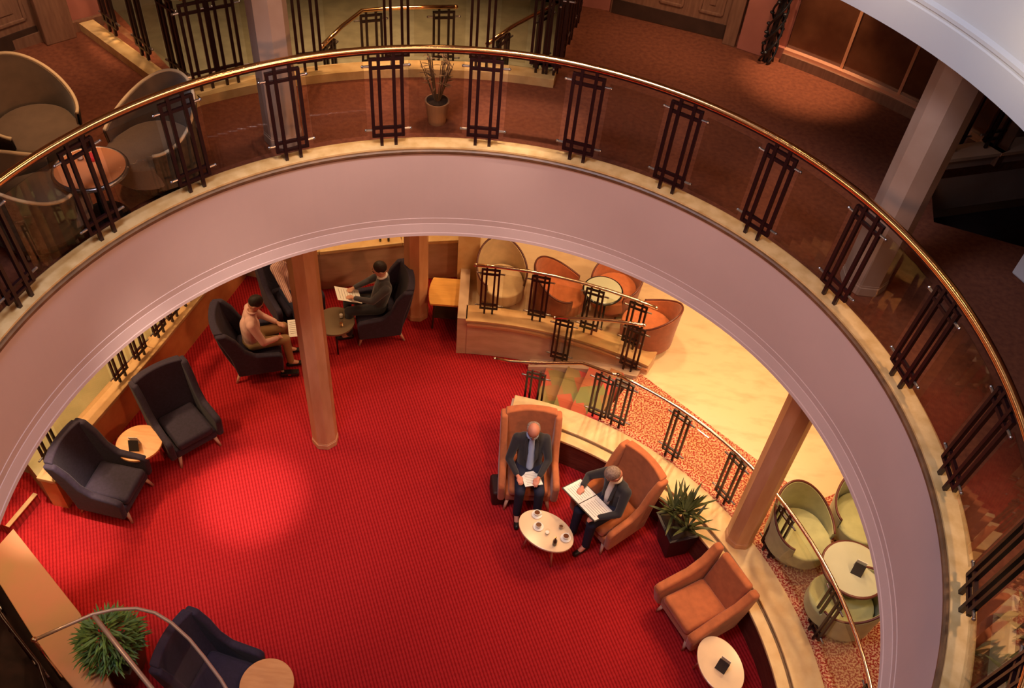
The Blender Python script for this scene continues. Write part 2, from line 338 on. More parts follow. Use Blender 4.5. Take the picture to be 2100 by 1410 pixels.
# alcove wall at the back with its lit shelf
bw = [(-4.7, 10.95), (-3.2, 10.80), (-1.95, 11.22), (-.75, 11.5)]
for i in range(3):
    a, b = Vector(bw[i]), Vector(bw[i+1]); n_ = (b-a).orthogonal().normalized()*-1
    if n_.y < 0: n_ = -n_
    q = [tuple(a), tuple(b), tuple(b+n_*.9), tuple(a+n_*.9)]
    struct('wall_back', MB().prism(q, 0, .80), STONE)
    q = [tuple(a-n_*.04), tuple(b-n_*.04), tuple(b+n_*.9), tuple(a+n_*.9)]
    struct('trim_4', MB().prism(q,   .80, .87), CAP, bevel=.01)
    q = [tuple(a+n_*.75), tuple(b+n_*.75), tuple(b+n_*.9), tuple(a+n_*.9)]
    struct('wall_back_upper', MB().prism(q, .87, 4.25), CAP)
# left raised floor
LW = [(-4.52, 10.9), (-5.10, 8.6), (-5.52, 7.1), (-5.62, 6.25)]
LWo = [(-8.2, 10.5), (-9.6, 7.5), (-9.3, 6.6)]
struct('floor_left', MB().prism([(-4.62, 10.9), (-5.20, 8.6), (-5.62, 7.1), (-5.86, 6.3), (-6.35, 6.72), (-9.2, 7.3), (-8.2, 10.0), (-6.4, 11.0)], 0, Z1), MARBLE2)
for i in range(3):
    a, b = Vector(LW[i]), Vector(LW[i+1]); d = (b-a).normalized(); n_ = Vector((d.y, -d.x))
    if n_.x > 0: n_ = -n_
    struct('wall_left', MB().prism([tuple(a), tuple(b), tuple(b+n_*.22), tuple(a+n_*.22)], 0, .60), ORSTONE)
    struct('trim_5', MB().prism([tuple(a-n_*.02), tuple(b-n_*.02+d*.02), tuple(b+n_*.24+d*.02), tuple(a+n_*.24)], .60, .66), STONE2, bevel=.008)
# stair opening on the left: three red steps going up and out
sa = [(-5.92, 6.28), (-6.06, 5.76)]
for k in range(3):
    a, b = Vector(sa[0]), Vector(sa[1]); d = (b-a).normalized(); n_ = Vector((-d.y, d.x))
    if n_.x > 0: n_ = -n_
    a2, b2 = a+n_*(.32*k+.1), b+n_*(.32*k+.1); e = 3.0-.32*k if k == 2 else .34
    struct('step_left', MB().prism([tuple(a2), tuple(b2), tuple(b2+n_*e), tuple(a2+n_*e)], 0, .18*(k+1)), RED)
    struct('step_nosing', MB().prism([tuple(a2-n_*.01), tuple(b2-n_*.01), tuple(b2+n_*.05), tuple(a2+n_*.05)], .18*(k+1), .18*(k+1)+.012), STONE2)
# wide pink stone wall on the left, lower corner of the picture
PW = [at(28, 1085, .6), at(165, 1258, .6), at(232, 1412, .6), at(300, 1600, .6)]
PWo = [at(-30, 1150, .6), at(78, 1322, .6), at(150, 1412, .6), at(215, 1600, .6)]
q = [tuple(p[:2]) for p in PW]+[tuple(p[:2]) for p in reversed(PWo)]
struct('wall_left_front', MB().prism(q, 0, .57), STONE)
struct('trim_6', MB().prism(q, .57, .62), PINKST, bevel=.008)
c1 = at(128, 1290, .62); 
struct('floor_left_front', MB().prism([tuple(p[:2]) for p in PWo]+[(-5, -2), (-9, -2), (-9.3, 5), (-6.6, 5.2)], 0, .3), SHADEC)  # floor made black by its colour in place of shade
# curved cream-capped wall on the right
struct('wall_curved', MB().sweep([(3.93, 0), (4.40, 0), (4.40, .54), (3.93, .54)], -75, 83.2, 2), BWOOD)
struct('trim_7', MB().sweep([(3.88, .54), (4.03, .54), (4.03, .585), (3.88, .585)], -75, 83.4, 2), CAP, bevel=.008)
struct('trim_8', MB().sweep([(4.03, .54), (4.07, .54), (4.07, .565), (4.03, .565)], -75, 83.4, 2), LIP)
struct('trim_9', MB().sweep([(4.07, .54), (4.44, .54), (4.44, .60), (4.07, .60)], -75, 83.5, 2), CAP, bevel=.008)
struct('trim_10', MB().prism([tuple(pol(3.9, 83.2)[:2]), tuple(pol(4.42, 83.2)[:2]), tuple(pol(4.42, 83.9)[:2]), tuple(pol(3.9, 83.9)[:2])], 0, .54), STONE)
# main stair from the red carpet up to the patterned floor
for k in range(4):
    a1 = 80-3.4*k; a0 = 67.5
    struct('stair_tread', MB().sweep([(4.45, .1375*k), (5.50, .1375*k), (5.50, .1375*(k+1)), (4.45, .1375*(k+1))], a0, a1, 1.5), PLAID)
struct('stair_stringer', MB().prism([tuple(pol(5.50, 83)[:2]), tuple(pol(5.66, 83)[:2]), tuple(pol(5.66, 65)[:2]), tuple(pol(5.50, 65)[:2])], 0, .02), STONE)
mbs = MB(); vs = []; N = 12
for i in range(N+1):
    a = 83-17.5*i/N; zt = .06+.56*i/N
    for r in (5.48, 5.64):
        for z in (0, zt): vs.append(pol(r, a, z))
fs = []
for i in range(N):
    o = 4*i
    fs += [(o, o+1, o+5, o+4), (o+2, o+6, o+7, o+3), (o+1, o+3, o+7, o+5)]
fs += [(0, 2, 3, 1), (4*N, 4*N+1, 4*N+3, 4*N+2)]
struct('stair_cheek', mbs.add(vs, fs), STONE)

# ------------------------------------------------------------------ deck slabs
wellp = arc(5.17, 84.5, 127, 30)+arc(9.0, 129.5, 83.5, 30)
well2 = [tuple(at(*p, 5.2)[:2]) for p in ((1907, 352), (2400, 290), (2400, 600), (2095, 505), (1915, 455))]
circ = arc(3.75, 0, 357, 119)
outer = arc(11, 0, 355, 71)
curve_slab('floor_deck', outer, [circ, wellp, well2], 5.08, 5.20, BROWN)
curve_slab('ceiling_lower', arc(11, 0, 355, 71), [arc(3.60, 0, 357, 119), wellp, well2], 4.27, 4.33, CEIL)
# fascia, lip and ledge of the deck in view
struct('trim_11', MB().sweep([(3.80, 5.30), (3.612, 5.30), (3.600, 4.475), (3.594, 4.472), (3.592, 4.405), (3.586, 4.402), (3.560, 4.305), (3.552, 4.30), (3.545, 4.27), (3.80, 4.27)], 0, 360, 2), PLASTER)
struct('trim_12', MB().sweep([(3.62, 5.30), (3.598, 5.305), (3.592, 5.32), (3.592, 5.34), (3.605, 5.352), (3.63, 5.352), (3.63, 5.30)], 0, 360, 2), LIP)
struct('trim_13', MB().sweep([(3.625, 5.20), (3.80, 5.20), (3.80, 5.365), (3.79, 5.37), (3.625, 5.37)], 0, 360, 2), LEDGE)
# third deck
curve_slab('ceiling_upper', arc(11, 0, 355, 71), [arc(3.75, 0, 357, 119)], 7.80, 7.86, WHITE)
struct('trim_14', MB().sweep([(3.80, 7.80), (3.575, 7.80), (3.575, 8.02), (3.583, 8.03), (3.583, 8.045), (3.57, 8.055), (3.57, 8.08), (3.60, 8.10), (3.60, 8.80), (3.80, 8.80)], 0, 360, 2), WHITE)
curve_slab('floor_upper', arc(11, 0, 355, 71), [arc(3.75, 0, 357, 119)], 8.7, 8.8, BROWN)
# stairwell at the back: edge, lower landing and far wall
struct('trim_15', MB().sweep([(5.17, 5.20), (5.36, 5.20), (5.36, 5.30), (5.17, 5.30)], 84.0, 127.5, 2), LEDGE)
struct('trim_16', MB().sweep([(5.30, 4.33), (5.36, 4.33), (5.36, 5.20), (5.30, 5.20)], 84.0, 127.5, 2), PLASTER)
e0, e1 = pol(5.17, 127.3), pol(7.3, 131.5)
dd = (e1-e0).normalized(); nn = Vector((-dd.y, dd.x, 0))
struct('trim_17', MB().prism([tuple((e0-nn*.0)[:2]), tuple(e1[:2]), tuple((e1+nn*.16)[:2]), tuple((e0+nn*.16)[:2])], 5.2, 5.3), LEDGE)
struct('floor_shade_slab', MB().prism([(p[0], p[1]) for p in well2], 4.36, 4.5), SHADEC)  # slab added in the right well, its dark colour stands in for shade
struct('floor_landing', MB().prism(arc(5.4, 84.5, 127, 20)+arc(8.95, 128.5, 84, 20), 4.33, 4.40), mat('grey_green_carpet', (.36, .33, .20), .6, var=.25, scale=5))
struct('wall_landing', MB().sweep([(8.95, 4.3), (9.1, 4.3), (9.1, 7.8), (8.95, 7.8)], 82, 131, 3), mat('olive_wall', (.42, .38, .26), .6, var=.15, scale=3))
# right stairwell
fa, fb = at(1905, 352, 5.2), at(2400, 290, 5.2); dd = (fb-fa).normalized(); nn = Vector((-dd.y, dd.x, 0))
if nn.y < 0: nn = -nn
struct('wall_stairwell', MB().prism([tuple(fa[:2]), tuple(fb[:2]), tuple((fb+nn*.18)[:2]), tuple((fa+nn*.18)[:2])], 4.62, 5.32), COLG)
struct('trim_18', MB().prism([tuple((fa-nn*.03)[:2]), tuple((fb-nn*.03)[:2]), tuple((fb+nn*.2)[:2]), tuple((fa+nn*.2)[:2])], 5.32, 5.36), STONE)
# walls of the middle deck
struct('wall_deck_left', MB().sweep([(7.25, 5.2), (7.45, 5.2), (7.45, 7.8), (7.25, 7.8)], 130.5, 200, 3), PINKW)
struct('baseboard_left', MB().sweep([(7.20, 5.2), (7.25, 5.2), (7.25, 5.32), (7.20, 5.32)], 130.5, 200, 3), DOORW)
struct('wall_deck_right', MB().sweep([(7.15, 5.2), (7.35, 5.2), (7.35, 7.8), (7.15, 7.8)], 62.5, 83.5, 2), PINKW)
struct('baseboard_right', MB().sweep([(7.10, 5.2), (7.16, 5.2), (7.16, 5.34), (7.10, 5.34)], 62.5, 68, 2), PINKW)
struct('wall_glazing_base', MB().sweep([(7.02, 5.2), (7.22, 5.2), (7.22, 5.32), (7.02, 5.32)], 40, 62.5, 2), DOORW)
struct('trim_19', MB().sweep([(7.05, 5.32), (7.20, 5.32), (7.20, 5.36), (7.05, 5.36)], 40, 62.5, 2), mat('copper_strip', (.85, .45, .28), .3, .5))
for k, (a0, a1) in enumerate(((56.9, 62.4), (51.0, 56.7), (45.2, 50.8), (40, 45))):
    struct('window_%d' % (k+1), MB().sweep([(7.12, 5.36), (7.16, 5.36), (7.16, 7.8), (7.12, 7.8)], a0, a1, 1.5), DGLASS)
for k, a in enumerate((56.8, 50.9, 45.1)):
    p = pol(7.13, a); struct('window_frame', MB().box((p.x, p.y, 6.58), (.05, .035, 2.44), math.radians(a)), PINKST)
struct('wall_deck_far', MB().sweep([(10.6, 4.4), (10.8, 4.4), (10.8, 7.8), (10.6, 7.8)], -90, 45, 4), PINKW)

# panelled doors
def panel_door(name, r, a0, a1, z0, z1, n):
    pa, pb = pol(r, a0), pol(r, a1); d = (pb-pa); L = d.length; ang = math.atan2(d.y, d.x)
    R = Matrix.Translation((pa.x, pa.y, 0)) @ Matrix.Rotation(ang, 4, 'Z')
    mb = MB(); inw = 1
    mb.box((L/2, .05, (z0+z1)/2), (L, .06, z1-z0), M=R)
    root = struct(name, mb, DOORW)
    for k in range(n):
        w0 = L/n; x = w0*(k+.5)
        for (za, zb) in ((z0+.30, z0+1.0), (z0+1.15, z1-.15)):
            f = MB(); h = zb-za; ww = w0-.22
            for (cx_, cz_, sx, sz) in ((x, za, ww, .035), (x, zb, ww, .035), (x-ww/2, (za+zb)/2, .035, h), (x+ww/2, (za+zb)/2, .035, h)):
                f.box((cx_, .05, cz_), (sx, .10, sz), M=R)
            f.box((x, .05, (za+zb)/2), (ww-.2, .085, h-.2), M=R)
            struct('door_panel', f, DOORW, root, bevel=.006)
    struct('door_kickplate', MB().box((L/2, .05, z0+.10), (L-.04, .085, .18), M=R), DARKW, root)
    for k in range(n):
        hx = L/2+(.07 if k % 2 else -.07)
        struct('door_handle', MB().ball(R @ Vector((hx, -.02, z0+1.0)), .03), BRASS, root)
    return root
panel_door('door_1', 7.10, 80.5, 68.5, 5.2, 7.6, 3)
panel_door('door_2', 7.22, 149, 136, 5.2, 7.6, 2)
struct('door_frame', MB().box((*pol(7.16, 134.7)[:2], 6.4), (.14, .34, 2.4), math.radians(134.7)), DOORW, bevel=.01)
struct('wall_pilaster', MB().box((*pol(7.08, 65.3)[:2], 6.5), (.16, .42, 2.6), math.radians(65.3)), PINKW, bevel=.01)
struct('door_frame', MB().box((*pol(7.08, 67.9)[:2], 6.5), (.14, .16, 2.6), math.radians(67.9)), DOORW, bevel=.01)

# ------------------------------------------------------------------ octagonal columns
def column(x, y, z0, z1, r, m, label, rot=22.5, base=True):
    t = thing('octagonal_column', (x, y, z0), math.radians(rot), label, 'column', None)
    h = z1-z0
    def octa(rr, a, b): return MB().prism([(rr*math.cos(k*PI/4), rr*math.sin(k*PI/4)) for k in range(8)], a, b)
    octa(r, .10, h-.002).build('shaft', m, t)
    octa(r*1.05, .002, .10).build('plinth', m, t, bevel=.008)
    octa(r*1.02, .10, .12).build('base_ring', m, t)
    return t
cl = pol(4.27, 120.4); cr = pol(4.31, 34.2)
column(cl.x+.02, cl.y+.02, 0, 4.27, .18, COLW, 'terracotta marble column rising from the middle of the red carpet')
column(cr.x, cr.y, .60, 4.27, .18, COLW, 'terracotta marble column standing on the curved cream-capped wall')
column(cl.x, cl.y, 5.2, 7.8, .185, COLG, 'grey cream column on the brown carpet behind the brass ring rail, left of centre')
column(cr.x, cr.y, 5.2, 7.8, .205, COLG, 'thick cream grey column on the brown carpet at the right, near the dark stairwell')
column(-1.60, 10.47, 0, 4.27, .19, COLW, 'slim terracotta column against the alcove wall at the back of the red floor')

# ------------------------------------------------------------------ railings
def post_mb(h, wo=.145, wi=.07, t=.0155, base=0, zs=None):
    """lattice post in its own x-z plane: two long bars, two short outer bars, four cross bars"""
    mb = MB(); k = h/1.0
    for sx in (-1, 1):
        mb.box((sx*wi, 0, h/2), (2*t, 2*t, h)); mb.box((sx*wo, 0, h*.53), (2*t, 2*t, h*.84))
    for z in (.11, .20, .85, .94): mb.box((0, .004, z*h), (2*wo+2*t, 2*t*.9, 2*t*.9))
    return mb
def clamp_mb():
    return MB().cyl((0, 0, 0), (.07, 0, 0), .012, .012, 8).ball((.075, 0, 0), .015, 8, 6)
_pp = {}; _cl = []
def add_post(parent, x, y, z, rz, h, wo=.145, wi=.07, t=.0155):
    key = (round(h, 2), wo, wi, t)
    if key not in _pp: p = _pp[key] = post_mb(h, wo, wi, t).build('post', IRON, None)
    else: p = _pp[key].copy(); COL.objects.link(p)
    for sx in (-1, 1):
        for zz in (.18, .87):
            if not _cl: c = clamp_mb().build('clamp', CHROME, None); c['label'] = 'chrome glass clamp'; _cl.append(c)
            else: c = _cl[0].copy(); COL.objects.link(c)
            c.parent = p; c.location = (sx*wo, 0, zz*h); c.rotation_euler = (0, 0, 0 if sx > 0 else PI)
    p.parent = parent; p.location = (x, y, z); p.rotation_euler = (0, 0, rz)
    return p
# big ring
ring = thing('ring_balustrade', (CX, CY, 5.37), 0, 'large round balustrade with brass handrail, black lattice posts and glass on the middle deck ledge', 'balustrade')
PA = [-59, -44, -29, -14, 1.5, 16.7, 32.1, 47.2, 62.2, 77.0, 92.0, 106.5, 121.2, 136.3, 150.8, 165.3, 180.2, 195]
mb = MB(); mb.tube([pol(3.755, a, 1.015+5.37)-Vector((CX, CY, 5.37)) for a in range(-70, 206, 2)], .033, 14); mb.build('handrail', BRASS, ring, smooth=True)
mb = MB(); mb.sweep([(3.735, .975), (3.765, .975), (3.765, .99), (3.735, .99)], -70, 205, 2, cx=0, cy=0); mb.build('rail_channel', IRON, ring)
for a in PA:
    p = pol(3.69, a)-Vector((CX, CY, 0)); o = add_post(ring, p.x, p.y, 0, math.radians(a-90), .98); o.rotation_euler = (math.radians(3.2), 0, math.radians(a+90))
    o.rotation_euler = (math.radians(-3.4), 0, math.radians(a-90))
for i in range(len(PA)-1):
    a0, a1 = PA[i]+3.2, PA[i+1]-3.2
    MB().sweep([(3.698, .12), (3.706, .12), (3.752, .90), (3.744, .90)], a0, a1, 1.5, cx=0, cy=0).build('glass_panel', GLASS, ring, smooth=False)
ring2 = None

def railing(name, pts, h, label, posts, panels=True, mat_rail=PALEBR, foot=None, extend=0, r=.025, shift=None, zr=None, rail_pts=None, gm=None, cat='railing'):
    """pts: feet line as 3-d points; posts: fractions along it"""
    P = [Vector(p) for p in pts]; o0 = P[0].copy()
    t = thing(name, o0, 0, label, cat)
    L = [0]
    for i in range(1, len(P)): L.append(L[-1]+(P[i]-P[i-1]).length)
    def ev(f):
        s = f*L[-1]
        for i in range(1, len(P)):
            if s <= L[i]+1e-9 or i == len(P)-1:
                u = (s-L[i-1])/(L[i]-L[i-1]); return P[i-1].lerp(P[i], u), (P[i]-P[i-1]).normalized()
    rp = rail_pts if rail_pts else [p+Vector((0, 0, h)) for p in P]
    m_ = MB().tube([Vector(p)-o0 for p in rp], r, 12); m_.ball(Vector(rp[0])-o0, r*1.15); m_.ball(Vector(rp[-1])-o0, r*1.15); m_.build('handrail', mat_rail, t, smooth=True)
    for f in posts:
        q, d = ev(f); q = q-o0; add_post(t, q.x, q.y, q.z, math.atan2(d.y, d.x), round(h-.02, 2), .125, .06, .0145)
    if panels:
        fs_ = sorted(posts)
        for a, b in zip(fs_[:-1], fs_[1:]):
            n = max(2, int((b-a)*12)); mar = .19/L[-1]; vs = []; a += mar; b -= mar
            if b <= a: continue
            for i in range(n+1):
                q, d = ev(a+(b-a)*i/n); q = q-o0; nv = Vector((-d.y, d.x, 0))*.004
                for s_ in (-1, 1):
                    for z in (.10, h-.14): vs.append(q+nv*s_+Vector((0, 0, z)))
            f_ = []
            for i in range(n):
                o = 4*i; f_ += [(o, o+1, o+5, o+4), (o+2, o+6, o+7, o+3), (o+1, o+3, o+7, o+5), (o, o+4, o+6, o+2)]
            f_ += [(0, 2, 3, 1), (4*n, 4*n+1, 4*n+3, 4*n+2)]
            MB().add(vs, f_).build('glass_panel', gm or GLASS2, t)
    return t
def angs(L, a0, a1): return [(a-a0)/(a1-a0) for a in L]
# right: behind the curved wall
railing('curved_railing', [pol(4.52, a, Z1) for a in range(66, -61, -3)], 1.04, 'curved brass railing with lattice posts behind the cream-capped wall at the right', angs([64.4, 53.2, 41.5, 30.0, 15.5, 1, -13, -27], 66, -60), gm=GLASS2)
# near side of the stair
st0, st1 = pol(4.52, 82.0, .04), pol(4.52, 66.6, Z1)
railing('stair_railing', [pol(4.52, 82-15*i/6, .08+.47*i/6) for i in range(7)], 1.0, 'short brass railing beside the red and green steps, next to the curved wall end', [.12, .93],
        rail_pts=[Vector((-.22, 8.79, 1.0)), Vector((.0, 8.72, 1.05)), Vector((.35, 8.68, 1.12)), Vector((1.0, 8.5, 1.42)), pol(4.52, 67, 1.56), pol(4.52, 66, 1.59)])
# back railing on the stone upstand
railing('landing_railing', [pol(5.80, a, .79) for a in (92.6, 89, 85, 81, 77, 73, 69, 66)], .98, 'brass railing with lattice posts on the stone upstand in front of the marble floor', angs([90.3, 83.0, 75.0, 68.5], 92.6, 66))
railing('stair_railing', [pol(5.56, 80-13.5*i/6, .18+.42*i/6) for i in range(7)], 1.0, 'short brass railing on the stone cheek, far side of the red and green steps', [.12, .93])
# left raised floor
railing('landing_railing', [Vector((-4.66, 10.6, .66)), Vector((-5.24, 8.45, .66)), Vector((-5.66, 7.0, .66)), Vector((-5.82, 6.4, .66))], 1.0, 'railing with black lattice posts on the low orange stone wall at the left', [.08, .16, .25, .33, .41, .52, .62, .955], panels=True)
a = at(45, 985, .6); b = at(5, 1050, .6)
railing('landing_railing', [Vector((-6.02, 6.42, .56)), Vector((-6.9, 6.9, .56)), Vector((-7.6, 7.2, .56))], 1.0, 'railing beside the red steps at the far left edge', [.12, .5, .9], panels=False)
q0 = at(-20, 1190, 0)
railing('landing_railing', [PWo[0]+Vector((-.12, -.06, -.30)), PWo[1]+Vector((-.12, -.06, -.30)), PWo[2]+Vector((-.12, -.06, -.30)), PWo[3]+Vector((-.12, -.06, -.30))], 1.05, 'dark railing behind the wide pink stone wall in the lower left corner', [.15, .42, .62, .85], panels=False, mat_rail=IRON, r=.018)
# stairwell balustrade on the middle deck
railing('stairwell_railing', [pol(5.28, 127-42.5*i/20, 5.30) for i in range(21)], 1.04, 'black lattice railing with glass round the stairwell behind the ring, top of picture', angs([126, 123.0, 113.8, 103.4, 93.2, 85.8, 84.9], 127, 84.5), mat_rail=BRASS, gm=GLASS2)
railing('stairwell_railing', [pol(5.32, 127.6, 5.30), pol(6.0, 129.3, 5.30), pol(7.0, 131, 5.30)], 1.04, 'railing end of black lattice posts on the cream ledge beside the pink wall, top left', [.12, .5, .88], mat_rail=BRASS, gm=GLASS2)
railing('stairwell_railing', [pol(5.3, 84.2, 5.20), pol(6.2, 83.6, 5.20), pol(7.0, 83.2, 5.20)], 1.1, 'dark cluster of lattice posts returning to the door wall, top centre right', [.08, .3, .55, .8], mat_rail=BRASS, gm=GLASS2)
# inner stair rail down in that stairwell
zz = 4.75
railing('stair_handrail', [at(x, y, 5.25)-Vector((0, 0, .85)) for x, y in ((660, 95), (700, 55), (742, 22), (800, 17), (860, 15), (935, 14))], .85, 'gold handrail with small lattice posts inside the back stairwell, left flight', [.08, .5, .93], panels=False, mat_rail=BRASS)
railing('stair_handrail', [at(x, y, 5.25)-Vector((0, 0, .85)) for x, y in ((1000, 90), (1050, 55), (1100, 28), (1170, -10))], .85, 'gold handrail inside the back stairwell, right flight', [.2, .7], panels=False, mat_rail=BRASS)
# right stairwell balustrade
railing('stairwell_railing', [fa+nn*.1+Vector((.05, 0, .16)), fa.lerp(fb, .5)+nn*.1+Vector((0, 0, .16)), fb+nn*.1+Vector((0, 0, .16))], 1.04, 'black lattice railing over the dark stairwell at the right edge, behind the thick column', [.05, .22, .40, .58, .8], mat_rail=IRON, gm=GLASS2)

# black ornamental poles
def lattice_pole(x, y, z0, z1, label):
    t = thing('ornamental_pole', (x, y, z0), 0, label, 'pole'); h = z1-z0
    MB().cyl((0, 0, 0), (0, 0, h), .045, .045, 12).build('shaft', BLACK, t, smooth=False)
    mb = MB()
    for k in range(4):
        mb.tube([(.085*math.cos(k*PI/2+z*7), .085*math.sin(k*PI/2+z*7), z) for z in [i*h/60 for i in range(61)]], .014, 6)
    z = .06
    while z < h-.05:
        a = random.random()*6.3; mb.ball((.09*math.cos(a), .09*math.sin(a), z), (.03, .03, .02), 8, 5); z += .045
    mb.build('tracery', BLACK, t, smooth=True)
p = at(1570, 125, 5.2); lattice_pole(p.x, p.y, 5.2, 7.8, 'black ornamental pole beside the pink pilaster, top right')
p = at(1888, 250, 5.2); lattice_pole(p.x, p.y, 5.2, 7.8, 'black ornamental pole at the end of the bronze glass wall, beside the thick column')
p = at(1730, 172, 5.2)
vt = thing('floor_vent', (p.x, p.y, 5.2), math.radians(-35), 'small pale slotted vent strip at the foot of the bronze glass wall', 'vent')
MB().box((0, 0, .01), (.34, .08, .02)).build('frame', GREYB, vt)
mb = MB()
for k in range(9): mb.box((-.14+.035*k, 0, .022), (.016, .06, .006))
mb.build('slots', BLACK, vt)
p = at(2092, 570, 5.2)
gb = thing('display_box', (p.x+.16, p.y, 5.2), math.radians(30), 'small white grey box on the dark carpet at the right edge', 'box')
MB().box((0, 0, .20), (.34, .34, .40)).build('body', mat('white_box', (.8, .78, .78), .5), gb, bevel=.02); MB().box((0, 0, .41), (.30, .30, .02)).build('lid', GREYB, gb, bevel=.004)

# D-shaped glass shelf with metal rim, lower left
sh = thing('curved_glass_screen', (0, 0, 0), 0, 'D-shaped glass shelf with thin curved metal rim and cross bar over the lower left plant', 'glass shelf')
Zs = 1.6
pts_px = [(70, 1312), (130, 1285), (190, 1259), (235, 1249), (280, 1247), (318, 1256), (352, 1277), (388, 1310), (420, 1349), (452, 1392), (475, 1430), (495, 1480)]
ap = [at(x, y, Zs) for x, y in pts_px]
PEWTER = mat('pewter_paint', (.50, .36, .28), .35, .4)
MB().tube(ap, .019, 10).build('rim', PEWTER, sh, smooth=True)
bp_ = [at(190, 1259, Zs-.02), at(250, 1335, Zs-.02), at(312, 1412, Zs-.02), at(368, 1482, Zs-.02)]
MB().tube(bp_, .026, 8).build('cross_bar', PEWTER, sh, smooth=True)
g = MB().prism([tuple(v[:2]) for v in ap[2:]]+[tuple(bp_[-1][:2])], Zs-.006, Zs+.004); g.build('glass_plate', glass_mat('shelf_glass', (.96, .95, .94), .8), sh)
lg = MB()
for q in (ap[-1], bp_[-1]): lg.cyl((q.x, q.y, 0), (q.x, q.y, Zs-.01), .02, .02, 10)
lg.cyl((ap[0].x, ap[0].y, .62), (ap[0].x, ap[0].y, Zs), .018, .018, 10); lg.ball(ap[0], .035)
lg.build('support_post', PALEBR, sh, smooth=True)

# ------------------------------------------------------------------ furniture
def wing_chair(m, label):
    t = thing('wing_armchair', (0, 0, 0), 0, label, 'armchair')
    MB().box((0, .0, .25), (.60, .62, .16)).build('seat_base', m, t, bevel=.04, seg=3, smooth=True)
    MB().box((0, .04, .385), (.50, .60, .13)).build('seat_cushion', m, t, bevel=.05, seg=4, smooth=True)
    # curved back, tapering slightly upwards
    vs = []; nx, nz = 10, 10
    for side in (0, 1):
        for j in range(nz+1):
            u = j/nz; z = .22+u*.88; y = -.24-.22*u-(.10 if side else 0)-.03*math.sin(u*PI)
            hw = .31+.02*u
            for i in range(nx+1):
                s = -1+2*i/nx; vs.append((s*hw, y+.07*s*s*(1 if side == 0 else .7), z))
    W = nx+1; S = W*(nz+1); fs = []
    for j in range(nz):
        for i in range(nx):
            a = j*W+i; fs.append((a, a+1, a+W+1, a+W)); fs.append((S+a, S+a+W, S+a+W+1, S+a+1))
    for i in range(nx): fs.append((i, S+i, S+i+1, i+1)); a = nz*W+i; fs.append((a, a+1, S+a+1, S+a))
    for j in range(nz): a = j*W; fs.append((a, a+W, S+a+W, S+a)); a = j*W+nx; fs.append((a, S+a, S+a+W, a+W))
    MB().add(vs, fs).build('backrest', m, t, bevel=.02, seg=3, smooth=True)
    for s in (-1, 1):
        prof = [(-.50, 1.08), (-.36, 1.08), (-.24, .92), (-.15, .70), (-.02, .585), (.30, .55), (.345, .50), (.33, .20), (-.30, .20), (-.36, .6)]
        x0 = .285 if s > 0 else -.375
        mb = MB().extr([(x0, a, b) for a, b in prof], (.09, 0, 0))
        for i, v in enumerate(mb.v):
            v.x += s*.03*max(0, v.y) + s*.02*(v.z-.2)
        mb.build('arm_wing', m, t, bevel=.03, seg=3, smooth=True)
    for sx in (-1, 1):
        for sy in (-1, 1): MB().cyl((sx*.25, sy*.27, .19), (sx*.29, sy*.33-(0 if sy > 0 else .02), 0), .028, .016, 10).build('leg', PALEL, t, smooth=True)
    for c in t.children: flatten(c)
    return t
def low_armchair(m, label):
    t = thing('low_armchair', (0, 0, 0), 0, label, 'armchair')
    MB().box((0, 0, .26), (.62, .66, .20)).build('seat_base', m, t, bevel=.04, seg=3, smooth=True)
    MB().box((0, .05, .41), (.52, .62, .14)).build('seat_cushion', m, t, bevel=.05, seg=4, smooth=True)
    mb = MB().extr([(-.27, -.24, .34), (-.27, -.42, .93), (-.27, -.52, .93), (-.27, -.42, .2)], (.54, 0, 0)); mb.build('backrest', m, t, bevel=.04, seg=3, smooth=True)
    for s in (-1, 1):
        prof = [(-.50, .95), (-.40, .97), (-.24, .76), (-.04, .66), (.22, .60), (.38, .56), (.42, .50), (.36, .18), (-.36, .18), (-.44, .5)]
        x0 = .27 if s > 0 else -.39
        mb = MB().extr([(x0, a, b) for a, b in prof], (.12, 0, 0))
        for v in mb.v: v.x += s*.05*max(0, v.y)+s*.04*(v.z-.2)
        mb.build('arm', m, t, bevel=.04, seg=4, smooth=True)
    for sx in (-1, 1):
        for sy in (-1, 1): MB().cyl((sx*.26, sy*.30, .17), (sx*.29, sy*.34, 0), .028, .016, 10).build('leg', PALEL, t, smooth=True)
    for c in t.children: flatten(c)
    return t
def chair_at_legs(fl, fr):        # pixels of the two front feet -> origin, rotation
    a, b = at(*fl, 0), at(*fr, 0); mid = (a+b)/2; d = (b-a).normalized(); f = Vector((-d.y, d.x, 0))
    if f.dot(Vector((CX, CY, 0))-mid) < 0: f = -f
    return mid-f*.33, facing(f), f
wc = wing_chair(NAVY, '')
o1, r1, f1 = chair_at_legs((372, 957), (452, 912))
place(wc, False, o1, r1, 'tall navy wing armchair right of the round beech table, empty', 'navy wing armchairs', 1.04)
o2, r2, f2 = chair_at_legs((266, 1078), (316, 988))
place(wc, True, o2, r2, 'empty navy wing armchair left of the round beech table, nearest the left steps', 'navy wing armchairs', 1.04)
f3 = Vector((.96, -.22, 0)).normalized(); c3 = at(452, 1388, .45); place(wc, True, (c3.x, c3.y, 0), facing(f3), 'empty navy wing armchair at the bottom edge, under the curved rim of the glass shelf', 'navy wing armchairs', 1.04)
